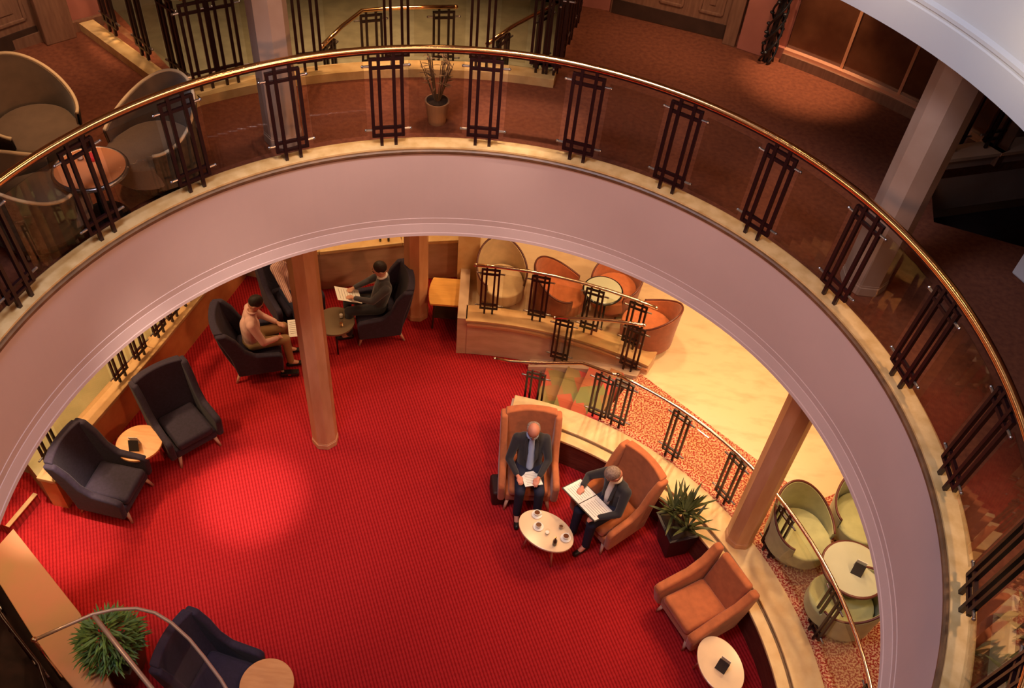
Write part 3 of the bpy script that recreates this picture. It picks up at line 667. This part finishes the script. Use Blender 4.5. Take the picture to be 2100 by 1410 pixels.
# chair of the man in pink: side legs show, facing right
a, b = at(497, 782, 0), at(577, 769, 0); f4 = (b-a).normalized(); n4 = Vector((-f4.y, f4.x, 0)); c4 = (a+b)/2+n4*.29
place(wc, True, c4, facing(f4), 'navy wing armchair holding the man in the pink shirt', 'navy wing armchairs', 1.04)
a, b = at(822, 697, 0), at(741, 706, 0); f5 = (b-a).normalized(); n5 = Vector((f5.y, -f5.x, 0)); c5 = (a+b)/2+n5*.29
place(wc, True, c5, facing(f5), 'navy wing armchair holding the reader in the dark jumper by the slim column', 'navy wing armchairs', 1.04)
c6 = at(580, 572, .95)+Vector((.05, .18, 0)); c6.z = 0; f6 = Vector((.62, -.78, 0)).normalized()
place(wc, True, c6, facing(f6), 'navy wing armchair half hidden behind the middle column, under the person in stripes', 'navy wing armchairs', 1.04)
wo_ = wing_chair(ORANGE, '')
c7 = Vector((.40, 7.31, 0)); f7 = Vector((.08, -1, 0)).normalized(); place(wo_, False, c7, facing(f7), 'orange wing armchair with the older man in the blue shirt, backed to the curved wall', 'orange wing armchairs', 1.06)
c8 = at(1262, 985, .5); c8 = Vector((1.53, 6.86, 0)); f8 = Vector((-.76, -.65, 0)).normalized(); place(wo_, True, c8, facing(f8), 'orange wing armchair with the bowed grey haired man, beside the sword-leaved plant', 'orange wing armchairs', 1.06)
la = low_armchair(ORANGE, '')
cb, cf = at(1500, 1195, .6), at(1365, 1272, .45); f9 = Vector((cf.x-cb.x, cf.y-cb.y, 0)).normalized(); c9 = at(1432, 1238, .42)
place(la, False, (c9.x, c9.y, 0), facing(f9), 'empty orange low armchair with curved arms against the brown curved wall, bottom right')

def tub_chair(inner, outerm, trim, label, s=1.0):
    t = thing('tub_chair', (0, 0, 0), 0, label, 'tub chair')
    def shell(r_in, r_out, z0, hf, m, name, n=36):
        vs = []
        for i in range(n+1):
            a = -130+260*i/n; h = hf(a); ar = math.radians(a-90); fl = 1+.0*(h)
            for (r, z) in ((r_in, z0), (r_in*1.06, h), (r_out*1.04, h), (r_out*.93, z0)): vs.append((s*r*fl*math.cos(ar), s*r*fl*math.sin(ar)*1.05, s*z))
        fs = []
        for i in range(n):
            o = 4*i
            for k in range(4): fs.append((o+k, o+(k+1) % 4, o+4+(k+1) % 4, o+4+k))
        fs += [(0, 1, 2, 3), (4*n+3, 4*n+2, 4*n+1, 4*n)]
        return MB().add(vs, fs).build(name, m, t, smooth=True, bevel=.008)
    hf = lambda a: .50+.34*(math.cos(math.radians(min(abs(a), 130)*180/130))*.5+.5)
    shell(.315, .335, .20, hf, inner, 'inner_shell'); shell(.337, .355, .16, lambda a: hf(a)-.006, outerm, 'outer_shell')
    vs = [(s*.336*1.055*math.cos(math.radians(a-90)), s*.336*1.10*math.sin(math.radians(a-90)), s*(hf(a)+.006)) for a in range(-130, 131, 5)]
    MB().tube(vs, .014*s, 8).build('edge_trim', trim, t, smooth=True)
    MB().prism([(s*.30*math.cos(PI+PI*i/16), s*.30*math.sin(PI+PI*i/16)) for i in range(17)]+[(s*.29*math.cos(PI*i/16), s*(.14+.26*math.sin(PI*i/16))) for i in range(17)], s*.185, s*.40).build('seat', inner, t, bevel=.03, seg=3, smooth=True)
    MB().cyl((0, 0, s*.08), (0, 0, s*.18), s*.30, s*.32, 28).build('base', outerm, t)
    for k in range(4):
        a = PI/4+k*PI/2; MB().cyl((.24*s*math.cos(a), .24*s*math.sin(a), .09*s), (.26*s*math.cos(a), .26*s*math.sin(a), 0), .02, .014, 8).build('leg', trim, t)
    for c in t.children: flatten(c)
    return t
def tubs(proto, rows, group):
    for i, (x, y, z, fx, fy, lab) in enumerate(rows):
        place(proto, i > 0, (x, y, z), facing(Vector((fx, fy, 0))), lab, group)
tg = tub_chair(GREEN, GREEN, TRIM, '', 1.12)
tp = at(1752, 1165, 1.27); tx, ty = tp.x, tp.y
ga = at(1640, 1085, Z1+.45); gb_ = at(1762, 1058, Z1+.45); gc = at(1728, 1235, Z1+.45)
tubs(tg, [(ga.x, ga.y, Z1, tx-ga.x, ty-ga.y-.25, 'pale green tub chair nearest the terracotta column at the round table'),
          (gb_.x+.05, gb_.y+.05, Z1, -.15, -1, 'pale green tub chair mostly hidden by the white ring, beyond the round table'),
          (gc.x+.05, gc.y+.02, Z1, -.9, .25, 'pale green tub chair on the near side of the round celadon table')], 'pale green tub chairs')
tr_ = tub_chair(ORANGE, RUST, TRIM, '', 1.1)
tm = Vector((1.29, 10.22, 0)); 
rows = []
for (px, py, lab) in ((1145, 600, 'rust orange tub chair left of the small glass table on the marble floor'), (1262, 590, 'rust orange tub chair behind the small glass table on the marble floor'), (1332, 668, 'rust orange tub chair right of the glass table, behind the railing corner')):
    q = at(px, py, Z1+.4); rows.append((q.x, q.y, Z1, tm.x-q.x, tm.y-q.y, lab))
tubs(tr_, rows, 'rust tub chairs')
tc_ = tub_chair(CREAMF, CREAMF, TRIM, '', 1.1)
q = at(1028, 572, Z1+.4); tubs(tc_, [(q.x, q.y, Z1, .35, -1, 'cream tub chair behind the first lattice posts of the stone upstand')], None)
tb = tub_chair(BEIGE, OLIVE, CREAMF, '', 1.15)
rows = []; tt = at(185, 345, 5.75)
for (px, py, lab) in ((70, 255, 'beige tub chair behind the copper-topped table, upper left deck'), (318, 290, 'beige tub chair right of the copper-topped table, against the ring glass'), (62, 405, 'beige tub chair nearest the ring rail at the left edge')):
    q = at(px, py, 5.65); rows.append((q.x, q.y, 5.2, tt.x-q.x, tt.y-q.y, lab))
tubs(tb, rows, 'beige tub chairs on the middle deck')

def round_table(name, loc, r, h, top, legm, label, legs=3, ry=None, rz=0, rim=None, splay=1.05):
    t = thing(name, loc, rz, label, 'table'); ry = ry or r
    n = 48; mb = MB().prism([(r*math.cos(2*PI*i/n), ry*math.sin(2*PI*i/n)) for i in range(n)], h-.035, h); mb.build('tabletop', top, t, bevel=.006)
    if rim:
        MB().tube([(r*1.01*math.cos(2*PI*i/n), ry*1.01*math.sin(2*PI*i/n), h-.02) for i in range(n)], .022, 8, closed=True).build('rim', rim, t, smooth=True)
    if legs == 1:
        MB().cyl((0, 0, .03), (0, 0, h-.035), .035, .035, 14).build('pedestal', legm, t, smooth=True); MB().cyl((0, 0, 0), (0, 0, .03), .22, .20, 28).build('foot', legm, t)
    else:
        for k in range(legs):
            a = 2*PI*k/legs+PI/4
            MB().cyl((r*.62*math.cos(a), ry*.62*math.sin(a), h-.035), (r*.62*splay*1.25*math.cos(a), ry*.62*splay*1.25*math.sin(a), 0), .02, .013, 10).build('leg', legm, t, smooth=True)
    return t
q = at(285, 907, .55); tL = q; round_table('side_table', (q.x, q.y, 0), .30, .55, BEECH, PALEL, 'round beech side table between two empty navy armchairs', 3)
q = at(547, 1402, .55); round_table('side_table', (q.x, q.y, 0), .30, .55, BEECH, PALEL, 'round beech side table cut by the bottom edge beside the navy chair', 3)
q = at(1120, 1087, .48); e1_ = at(1070, 1058, .48); e2_ = at(1168, 1118, .48); ov = q
rzo = math.atan2(e2_.y-e1_.y, e2_.x-e1_.x); round_table('coffee_table', (q.x, q.y, 0), .39, .48, PALETOP, PALEL, 'oval cream coffee table with cups in front of the two men', 4, .265, rzo)
q = at(1478, 1362, .50); ov2 = q; round_table('side_table', (q.x, q.y, 0), .26, .50, PALETOP, PALEL, 'oval cream side table with a dark card, bottom right', 4, .36, .35)
round_table('pedestal_table', (tx, ty, Z1), .37, .72, GTOP, TRIM, 'round celadon table with dark rim between the pale green tub chairs', 1, rim=TRIM)
round_table('glass_table', (tm.x, tm.y, Z1), .29, .66, GTOP, BLACK, 'small round glass-topped table with black rim among the rust tub chairs', 3, rim=BLACK)
tz = 5.2+.56; round_table('side_table', (tt.x, tt.y, 5.2), .30, .56, mat('copper_top', (.72, .26, .10), .25, coat=.3), BLACK, 'round copper-coloured table on the upper left deck behind the ring glass', 1, rim=CHROME)
gt = Vector((-2.74, 9.66, 0)); round_table('glass_table', (gt.x, gt.y, 0), .30, .50, mat('smoked_top', (.16, .11, .07), .08, coat=.5), BLACK, 'low smoked-glass table with drinks behind the middle terracotta column', 3)
# barrel-sided yellow table near the slim column
q = at(916, 597, .62); yt = thing('barrel_side_table', (q.x, q.y, 0), math.radians(2), 'yellow maple side table with bulging sides in the alcove, right of the slim column', 'table')
pl = []
for i in range(9): u = -1+i/4; pl.append((.235+.045*(1-u*u), u*.30))
for i in range(9): u = 1-i/4; pl.append((-.235-.045*(1-u*u), u*.30))
MB().prism(pl, .58, .62).build('tabletop', YTOP, yt, bevel=.006)
for sx in (-1, 1):
    for sy in (-1, 1): MB().cyl((sx*.17, sy*.2, .58), (sx*.2, sy*.24, 0), .018, .014, 8).build('leg', DARKW, yt)
MB().box((0, 0, .22), (.36, .42, .02)).build('lower_shelf', DARKW, yt)

# ------------------------------------------------------------------ small things on tables
def card(loc, rz, label, tilt=62):
    t = thing('menu_card', loc, rz, label, 'menu card')
    def leafp(y0, y1, h, w_): return [(-w_, y0, 0), (w_, y0, 0), (w_, y1, h), (-w_, y1, h)]
    MB().extr(leafp(-.08, -.012, .15, .065), (0, .005, 0)).build('front_leaf', DPAPER, t)
    MB().extr(leafp(.055, .0, .20, .06), (0, .005, 0)).build('back_leaf', PAPER, t)
    for c in t.children: c.location.z = .0
    return t
card((tL.x-.02, tL.y-.07, .552), math.radians(5), 'dark standing menu card with white back leaf on the round beech table')
card((ov2.x+.02, ov2.y-.02, .502), math.radians(-35), 'dark menu card standing on the oval side table, bottom right')
card((tx+.03, ty-.02, Z1+.722), math.radians(-25), 'dark menu card on the round celadon table')
def cup(loc, label, group, rz=0):
    t = thing('teacup', loc, rz, label, 'cup', group)
    MB().cyl((0, 0, .001), (0, 0, .012), .045, .07, 20).build('saucer', CERAM, t, smooth=False)
    mb = MB(); vs = []; n = 18; prof = [(.022, .012), (.036, .03), (.042, .065), (.038, .065), (.032, .03), (.0, .02)]
    for i in range(n):
        a = 2*PI*i/n
        for r, z in prof: vs.append((r*math.cos(a), r*math.sin(a), z))
    k = len(prof); fs = [(i*k+j, ((i+1) % n)*k+j, ((i+1) % n)*k+j+1, i*k+j+1) for i in range(n) for j in range(k-1)]
    mb.add(vs, fs).build('cup_bowl', CERAM, t, smooth=True); MB().cyl((0, 0, .05), (0, 0, .055), .036, .037, 18).build('tea', TEA, t)
    MB().tube([(.04, 0, .055), (.062, 0, .05), (.062, 0, .03), (.036, 0, .026)], .004, 6).build('handle', CERAM, t, smooth=True)
    return t
def glass(loc, label, group=None, liquid=TEA, h=.11):
    t = thing('tumbler', loc, 0, label, 'glass', group)
    MB().cyl((0, 0, 0), (0, 0, h), .028, .034, 18, caps=False).cyl((0, 0, 0), (0, 0, .008), .028, .028, 18).build('glass_body', CUPG, t, smooth=True); MB().cyl((0, 0, .01), (0, 0, h*.45), .024, .027, 16).build('drink', liquid, t)
    return t
def bottle(loc, label, s=1.0):
    t = thing('bottle', loc, 0, label, 'bottle')
    mb = MB(); prof = [(.0, 0), (.036, 0), (.038, .02), (.038, .13), (.014, .18), (.013, .22), (.0, .22)]; n = 18; vs = []
    for i in range(n):
        a = 2*PI*i/n
        for r, z in prof: vs.append((s*r*math.cos(a), s*r*math.sin(a), s*z))
    k = len(prof); fs = [(i*k+j, ((i+1) % n)*k+j, ((i+1) % n)*k+j+1, i*k+j+1) for i in range(n) for j in range(k-1)]
    mb.add(vs, fs).build('bottle_body', BOTTLE, t, smooth=True); MB().cyl((0, 0, .221*s), (0, 0, .24*s), .014*s, .014*s, 12).build('cap', BRASS, t)
    return t
def onoval(px, py): q = at(px, py, .482); return (q.x, q.y, .482)
cup(onoval(1101, 1055), 'cup and saucer nearest the far end of the oval coffee table', 'cups on the oval coffee table')
cup(onoval(1104, 1080), 'cup and saucer in the middle of the oval coffee table', 'cups on the oval coffee table', 2)
cup(onoval(1160, 1103), 'cup and saucer at the right end of the oval coffee table', 'cups on the oval coffee table', 1)
glass(onoval(1122, 1093), 'clear tumbler in the centre of the oval coffee table', 'tumblers on the oval coffee table', CERAM, .07)
glass(onoval(1150, 1082), 'dark tumbler at the far edge of the oval coffee table', 'tumblers on the oval coffee table', TEA, .08)
bottle(onoval(1137, 1116), 'dark bottle standing at the near edge of the oval coffee table', .75)
glass((gt.x+.08, gt.y+.08, .502), 'tall tumbler on the smoked-glass table, nearer the reader', 'tumblers on the smoked table', CERAM, .15)
glass((gt.x+.12, gt.y-.10, .502), 'tall tumbler on the smoked-glass table, nearer the red carpet', 'tumblers on the smoked table', BRASS, .16)
glass((tt.x-.12, tt.y+.10, tz+.002), 'small tumbler on the copper-coloured upper table', None, CERAM, .09)
nk = thing('folded_napkin', (tt.x-.02, tt.y+.12, tz+.002), .5, 'red folded napkin on the copper-coloured upper table', 'napkin')
MB().box((0, 0, .02), (.10, .10, .04)).build('cloth', NAPKIN, nk, bevel=.01)
sb = [at(780, 494, .87), at(797, 494, .87), at(948, 490, .87), at(963, 490, .87)]
for i, q in enumerate(sb): bottle((q.x, q.y, .872), ['dark bottle on the lit alcove shelf, farthest left of the four', 'dark bottle on the lit alcove shelf just left of the slim column', 'dark bottle on the lit shelf right of the slim column', 'dark bottle on the lit shelf right beside the stone pier'][i], .5)
def docs(loc, rz, label, w=.21, h=.30, n=1, tilt=0, tz_=0, lines=True):
    t = thing('document' if n == 1 else 'open_folder', loc, rz, label, 'papers')
    t.rotation_euler = (math.radians(tilt), math.radians(tz_), rz)
    for k in range(n):
        x = (k-(n-1)/2)*(w+.012)
        MB().box((x, 0, .003), (w, h, .004)).build('sheet', PAPER, t)
        if lines:
            mb = MB()
            for j in range(7): mb.box((x-.01*(j % 2), h*.36-j*h*.11, .0056), (w*.75, .006, .001))
            mb.build('print', INK, t)
    if n > 1: MB().box((0, 0, -.003), (n*w+.04, h+.03, .006)).build('cover', DPAPER, t)
    return t

# ------------------------------------------------------------------ people
def person(loc, f, label, skin, top, bottom, hair, hands, look=(0, .3, -.6), lean=.0, jacket=None, knees=.12, hair_kind='short', legdir=0, hip=.50, feet=None, collar=None, beard=False, scale=1.08, glasses=False):
    t = thing('person', loc, facing(f), label, 'person'); t.scale = (scale, scale, scale)
    H = Vector((0, 0, hip)); ch = Vector((0, lean*.30-.06, hip+.30)); sh_ = Vector((0, lean*.5-.08, hip+.46)); nk_ = Vector((0, lean*.56-.06, hip+.53)); hd = Vector((0, lean*.70-.02, hip+.68))
    lk = Vector(look).normalized(); zax = (Vector((0, 0, 1))-lk*lk.z); zax = zax.normalized() if zax.length > .1 else Vector((0, 1, 0)); xax = lk.cross(zax).normalized()
    HM = Matrix((xax, lk, zax)).transposed().to_4x4()            # head frame: y = face direction
    b = MB()
    b.cone(sh_, hd, .055, .05)
    b.ball(hd, (.076, .095, .115), 18, 12, HM); b.ball(hd+HM.to_3x3() @ Vector((0, .035, -.06)), (.056, .055, .06), 14, 10, HM)
    def hp(x, y, z): return hd+HM.to_3x3() @ Vector((x, y, z))
    b.cone(hp(0, .092, .01), hp(0, .112, -.022), .010, .014)     # nose
    for s in (-1, 1):
        b.ball(hp(s*.078, -.005, -.01), (.012, .02, .03), 8, 6, HM)  # ears
    b.cone(H, ch, .12, .12)
    sl, pants = MB(), MB(); hd_m = MB()
    for s, hnd in zip((-1, 1), hands):
        S = sh_+Vector((s*.175, 0, -.02)); Wp = Vector(hnd); mid = (S+Wp)/2; L = (Wp-S).length; out = max(0, .27**2-(L/2)**2 if L < .54 else 0)**.5
        E = mid+(Vector((s*.75, -.25, -.7)).normalized())*out
        b.cone(S, E, .045, .036); b.cone(E, Wp, .034, .024)
        sl.cone(S, E, .066, .050); sl.cone(E, E.lerp(Wp, .88), .048, .038)
        d = (Wp-E).normalized(); side = d.cross(Vector((0, 0, 1))).normalized(); nrm = side.cross(d).normalized()
        palm = Wp+d*.045; b.cone(Wp, palm, .024, .022)
        for k in range(4):
            o_ = side*((k-1.5)*.019); ln = (.032, .038, .036, .028)[k]
            p1_ = palm+o_*1.0+d*.018; p2_ = p1_+d*ln-nrm*.006; p3_ = p2_+d*ln*.6-nrm*.020
            b.cone(palm+o_*.9, p1_, .0105, .0095); b.cone(p1_, p2_, .0095, .0088); b.cone(p2_, p3_, .0088, .0078)
        th0 = Wp+d*.018-side*s*-.020*(-1)
        th1 = th0+d*.028+side*(-s)*(-.022)*(-1); th2 = th1+d*.022-nrm*.010
        b.cone(th0, th1, .0115, .010); b.cone(th1, th2, .010, .0085)
        ld = (legdir if not feet else 0)
        hj = H+Vector((s*.09, .0, -.0)); kn = Vector((s*knees+legdir*.1, .44, hip+.035)); an = Vector((s*knees*1.05+legdir*.16, .46, .10))
        if feet: an = Vector(feet[0 if s < 0 else 1])
        b.cone(hj, kn, .07, .05); b.cone(kn, an, .045, .032); b.cone(an, an+Vector((0, .10, -.05)), .035, .03)
        pants.cone(hj, kn, .092, .068); pants.cone(kn, an+Vector((0, 0, .02)), .064, .052)
        MB().cone(an+Vector((0, -.03, -.055)), an+Vector((0, .16, -.062)), .040, .036).build('shoe', SHOE, t, remesh=.012)
    pants.ball(H, (.165, .14, .11)); pants.ball(H+Vector((0, .06, 0)), (.16, .12, .09))
    b.build('body', skin, t, remesh=.0085)
    sl.ball(H+Vector((0, 0, .05)), (.160, .125, .10)); sl.cone(H+Vector((0, 0, .06)), ch, .128, .135)
    for s in (-1, 1): sl.cone(ch+Vector((s*.06, 0, 0)), sh_+Vector((s*.09, 0, -.03)), .11, .088); sl.cone(H+Vector((s*.05, 0, .08)), ch+Vector((s*.06, 0, 0)), .105, .112)
    sl.cone(sh_, nk_, .08, .056)
    pants.build('trousers', bottom, t, remesh=.011)
    if jacket:
        sl.build('jacket', jacket, t, remesh=.011)
        fr = MB()                                                     # shirt front showing between the lapels
        dn = Vector((0, 1, 0))
        fr.cone(nk_+Vector((0, .045, -.01)), ch+Vector((0, .105, -.03)), .035, .055); fr.cone(ch+Vector((0, .105, -.03)), H+Vector((0, .10, .10)), .055, .05); fr.build('shirt_front', top, t, remesh=.010)
        lp = MB()
        for s in (-1, 1): lp.extr([nk_+Vector((s*.05, .03, .01)), nk_+Vector((s*.085, .05, -.06)), ch+Vector((s*.085, .14, -.05)), ch+Vector((s*.05, .165, -.10)), ch+Vector((s*.045, .13, .05))], (0, .012, 0))
        lp.build('lapels', jacket, t, bevel=.003)
    else:
        sl.build('shirt', top, t, remesh=.011)
    cm = collar or top
    MB().tube([nk_+Vector((.062*math.cos(a), .062*math.sin(a)+.004, .022-.018*math.sin(a))) for a in [2*PI*i/16 for i in range(16)]], .016, 8, closed=True).build('collar', cm, t, smooth=True)
    h_ = MB()
    h_.ball(hp(0, -.022, .030), (.086, .098, .103), 18, 12, HM)
    if hair_kind == 'long':
        h_.cone(hp(0, -.06, 0), hp(0, -.07, -.14), .075, .06)
        for s in (-1, 1): h_.cone(hp(s*.06, -.03, .0), hp(s*.065, -.03, -.11), .038, .028)
    elif hair_kind == 'bald':
        h_ = MB(); h_.ball(hp(0, -.05, -.01), (.085, .06, .06), 16, 10, HM)
        for s in (-1, 1): h_.ball(hp(s*.062, -.015, .0), (.025, .05, .04), 10, 8, HM)
    h_.build('hair', hair, t, remesh=.010)
    ey = MB()
    for s in (-1, 1): ey.ball(hp(s*.030, .085, .018), .0095, 8, 6)
    ey.build('eyes', BLACK, t)
    br_ = MB()
    for s in (-1, 1): br_.cone(hp(s*.018, .092, .038), hp(s*.044, .083, .038), .005, .004)
    br_.build('eyebrows', hair, t)
    MB().cone(hp(-.020, .088, -.060), hp(.020, .088, -.060), .0055, .0055).build('mouth', mat('lips', (.42, .14, .12), .5), t)
    for c in t.children:
        if c.modifiers: flatten(c)
    return t
seat = .0
# man in pink shirt
person(c4+f4*(-.04), f4, 'person in pink shirt and khaki trousers leaning forward in a navy armchair', SKIN, PINKSH, KHAKI, HAIRD, ((-.13, .36, .66), (.15, .34, .64)), look=(.1, .7, -.75), lean=.22, hip=.53)
# reader in dark jumper
person(c5+f5*(-.02), f5, 'person in dark jumper with white collar reading a paper in a navy armchair', SKIN, GREYJ, SUIT, HAIRD, ((-.10, .36, .80), (.12, .34, .78)), look=(0, .85, -.45), lean=-.02, hip=.53, collar=WSHIRT)
# person in stripes
person(c6+f6*(-.02), f6, 'person in striped shirt and dark trousers, mostly behind the middle column', SKIN, STRIPE, NAVYT, HAIRD, ((-.14, .36, .62), (.14, .34, .60)), look=(0, .8, -.5), lean=.05, hip=.53)
# older man with folder on lap
person(c7+f7*(-.02), f7, 'person in dark jacket and blue shirt holding a white sheet in an orange chair', SKIN2, BLUESH, NAVYT, HAIRG, ((-.10, .33, .72), (.16, .31, .72)), look=(.0, .72, -.6), lean=.0, jacket=SUIT, hip=.53, hair_kind='bald')
# bowed grey man
person(c8+f8*(-.02), f8, 'person with grey hair in dark suit bowed over an open folder', SKIN2, WSHIRT, NAVYT, HAIRG, ((-.16, .42, .745), (.27, .30, .76)), look=(.15, .35, -.9), lean=.20, jacket=SUIT, hip=.53)
# papers they hold
def onlap(c, f, fwd, side, z): 
    n = Vector((f.y, -f.x, 0)); return c+f*fwd+n*side+Vector((0, 0, z))
docs(onlap(c7, f7, .30, -.02, .695), facing(f7)+.2, 'white sheet in the hands of the person in the blue shirt', .24, .30, tilt=18)
q = at(1205, 1024, .80); docs(q, facing(f8)+.05, 'open dark folder with two white sheets on the lap of the bowed grey person', .30, .33, 2, tilt=14)
docs(onlap(c5, f5, .44, .0, .83), facing(f5)+.1, 'white newspaper held by the person in the dark jumper', .30, .40, tilt=25)
q = at(607, 676, .62); docs((q.x, q.y, .66), .3, 'white sheet at the knees of the person in pink, left of the middle column', .22, .30, tilt=12)
bg = thing('shoulder_bag', (*at(1020, 1015, 0)[:2], 0), .2, 'dark bag standing on the red carpet left of the first orange wing armchair', 'bag')
MB().box((0, 0, .15), (.20, .34, .30)).build('bag_body', mat('dark_red_leather', (.035, .008, .008), .6), bg, bevel=.04, seg=3, smooth=True)
MB().tube([(0, -.11, .28), (0, -.09, .38), (0, .09, .38), (0, .11, .28)], .010, 8).build('strap', BLACK, bg, smooth=True)
q = at(595, 768, 0); hb_ = thing('handbag', (q.x, q.y, 0), .2, 'small black clutch bag on the red carpet by the pink shirt chair', 'bag')
MB().box((0, 0, .04), (.28, .10, .08)).build('bag_body', BLACK, hb_, bevel=.02); MB().box((0, -.052, .055), (.04, .006, .02)).build('clasp', BRASS, hb_)

# ------------------------------------------------------------------ plants
def leaf(mb, base, d, L, w, droop, n=6):
    d = d.normalized(); side = d.cross(Vector((0, 0, 1)))
    side = side.normalized() if side.length > .01 else Vector((1, 0, 0)); vs = []; p = base.copy(); o = len(mb.v)
    for i in range(n+1):
        u = i/n; ww = w*math.sin(PI*min(1, u*.92+.08))**.7 if u < 1 else .001
        mb.v += [p-side*ww, p+Vector((0, 0, -.25*ww))*1.0, p+side*ww]
        d = (d+Vector((0, 0, -droop/n))).normalized(); p = p+d*(L/n)
    for i in range(n):
        a = o+3*i; mb.f += [[a, a+1, a+4, a+3], [a+1, a+2, a+5, a+4]]
def potted(name, loc, label, potfn, kind, m, spread, height, count):
    t = thing(name, loc, 0, label, 'plant'); potfn(t)
    mb = MB(); z0 = t['potz']; del t['potz']
    st = MB()
    if kind == 'sword':
        for (sx, sy, hh) in ((0, 0, .34), (.07, .05, .24), (-.06, .05, .28), (.02, -.08, .18)):
            tip = Vector((sx*1.6, sy*1.6, z0+hh)); st.cone((sx, sy, z0-.03), tip, .018, .015)
            for k in range(count//4):
                a = random.random()*2*PI; e = random.uniform(.5, 3.0)
                leaf(mb, tip-Vector((0, 0, random.uniform(0, .14))), Vector((math.cos(a), math.sin(a), e)), random.uniform(.28, .50)*spread, .020, random.uniform(.1, .7))
    elif kind == 'bush':
        for k in range(14):
            a = random.random()*2*PI; st.cone((.03*math.cos(a), .03*math.sin(a), z0-.03), (.17*math.cos(a), .17*math.sin(a), z0+height*random.uniform(.4, .8)), .006, .004)
        for k in range(count):
            a = random.random()*2*PI; u = random.random(); rr = spread*math.sqrt(random.random())*.8; zz_ = z0+height*(.15+.85*(1-(rr/spread)**2)*random.uniform(.35, 1))
            leaf(mb, Vector((rr*math.cos(a), rr*math.sin(a), zz_)), Vector((math.cos(a+random.uniform(-.9, .9)), math.sin(a+random.uniform(-.9, .9)), random.uniform(.1, 1.2))), random.uniform(.09, .2), .011, random.uniform(.4, 1.2), 4)
    else:
        for k in range(count):
            a = random.random()*2*PI; tip = Vector((spread*math.cos(a)*random.uniform(.3, 1), spread*math.sin(a)*random.uniform(.3, 1), z0+height*random.uniform(.6, 1)))
            st.cone((.02*math.cos(a), .02*math.sin(a), z0-.02), tip, .006, .003)
            for j in range(3): leaf(mb, Vector((0, 0, z0)).lerp(tip, .5+.2*j), Vector((math.cos(a+j), math.sin(a+j), .8)), .10, .010, .8, 4)
    st.build('stems', mat('stem_bark', (.14, .08, .04), .8), t); tag(mb.build('foliage', m, t, smooth=True), kind='stuff')
    return t
def square_pot(w, h, w1, m=POT):
    def fn(t):
        a, b = w/2, w1/2
        mb = MB().add([(-a, -a, 0), (a, -a, 0), (a, a, 0), (-a, a, 0), (-b, -b, h), (b, -b, h), (b, b, h), (-b, b, h)], [(0, 1, 2, 3), (0, 1, 5, 4), (1, 2, 6, 5), (2, 3, 7, 6), (3, 0, 4, 7), (4, 5, 6, 7)]); mb.build('planter', m, t, bevel=.01)
        MB().box((0, 0, h+.004), (w1*.86, w1*.86, .01)).build('soil', SOIL, t)
        mb = MB()
        for (x, y, dx, dy) in ((0, b, 2*b, .03), (0, -b, 2*b, .03), (b, 0, .03, 2*b+.03), (-b, 0, .03, 2*b+.03)): mb.box((x, y, h+.008), (dx, dy, .02))
        mb.build('planter_rim', m, t, bevel=.003)
        t['potz'] = h
    return fn
q = at(1372, 1122, 0); P1 = potted('sword_leaf_plant', (q.x+.03, q.y+.02, 0), 'spiky sword-leaved plant in a square dark planter against the curved wall', square_pot(.30, .55, .44), 'sword', LEAFD, .95, .6, 92); P1.rotation_euler = (0, 0, .35)
q = at(262, 1375, 0); P2 = potted('fern_plant', (q.x, q.y, 0), 'bushy green plant in a dark square planter on the red carpet beside the pink wall', square_pot(.34, .52, .46, mat('bronze_planter', (.12, .07, .035), .5)), 'bush', LEAFG, .36, .72, 620)
def round_pot(r, h, m):
    def fn(t):
        MB().cyl((0, 0, 0), (0, 0, h), r*.72, r, 24).build('pot', m, t, smooth=False); MB().cyl((0, 0, h), (0, 0, h+.006), r*.86, r*.86, 24).build('soil', SOIL, t)
        t['potz'] = h
    return fn
q = at(893, 262, 5.2); potted('twiggy_plant', (q.x, q.y+.12, 5.2), 'thin twiggy plant in a clay pot behind the ring glass, top centre', round_pot(.13, .26, CLAY), 'twig', mat('dry_leaf', (.22, .12, .05), .7), .20, .60, 20)
# cream planter box with leaves at the right, behind the ring ledge
q = pol(4.15, -20, 5.2); pb = thing('planter_box', (q.x+.05, q.y, 5.2), math.radians(-20), 'cream planter box with green leaves behind the ring rail, bottom right corner', 'planter')
MB().box((0, 0, .15), (.50, 1.0, .30)).build('box', mat('cream_box', (.62, .52, .30), .5, var=.15, scale=5), pb, bevel=.01); MB().box((0, 0, .303), (.42, .92, .01)).build('soil', SOIL, pb)
mb = MB()
for k in range(120):
    a = random.random()*2*PI; leaf(mb, Vector((random.uniform(-.18, .18), random.uniform(-.42, .42), .31)), Vector((math.cos(a), math.sin(a), random.uniform(.5, 2))), random.uniform(.15, .34), .018, .9)
tag(mb.build('foliage', mat('dull_leaf', (.16, .15, .05), .5, var=.4), pb, smooth=True), kind='stuff')
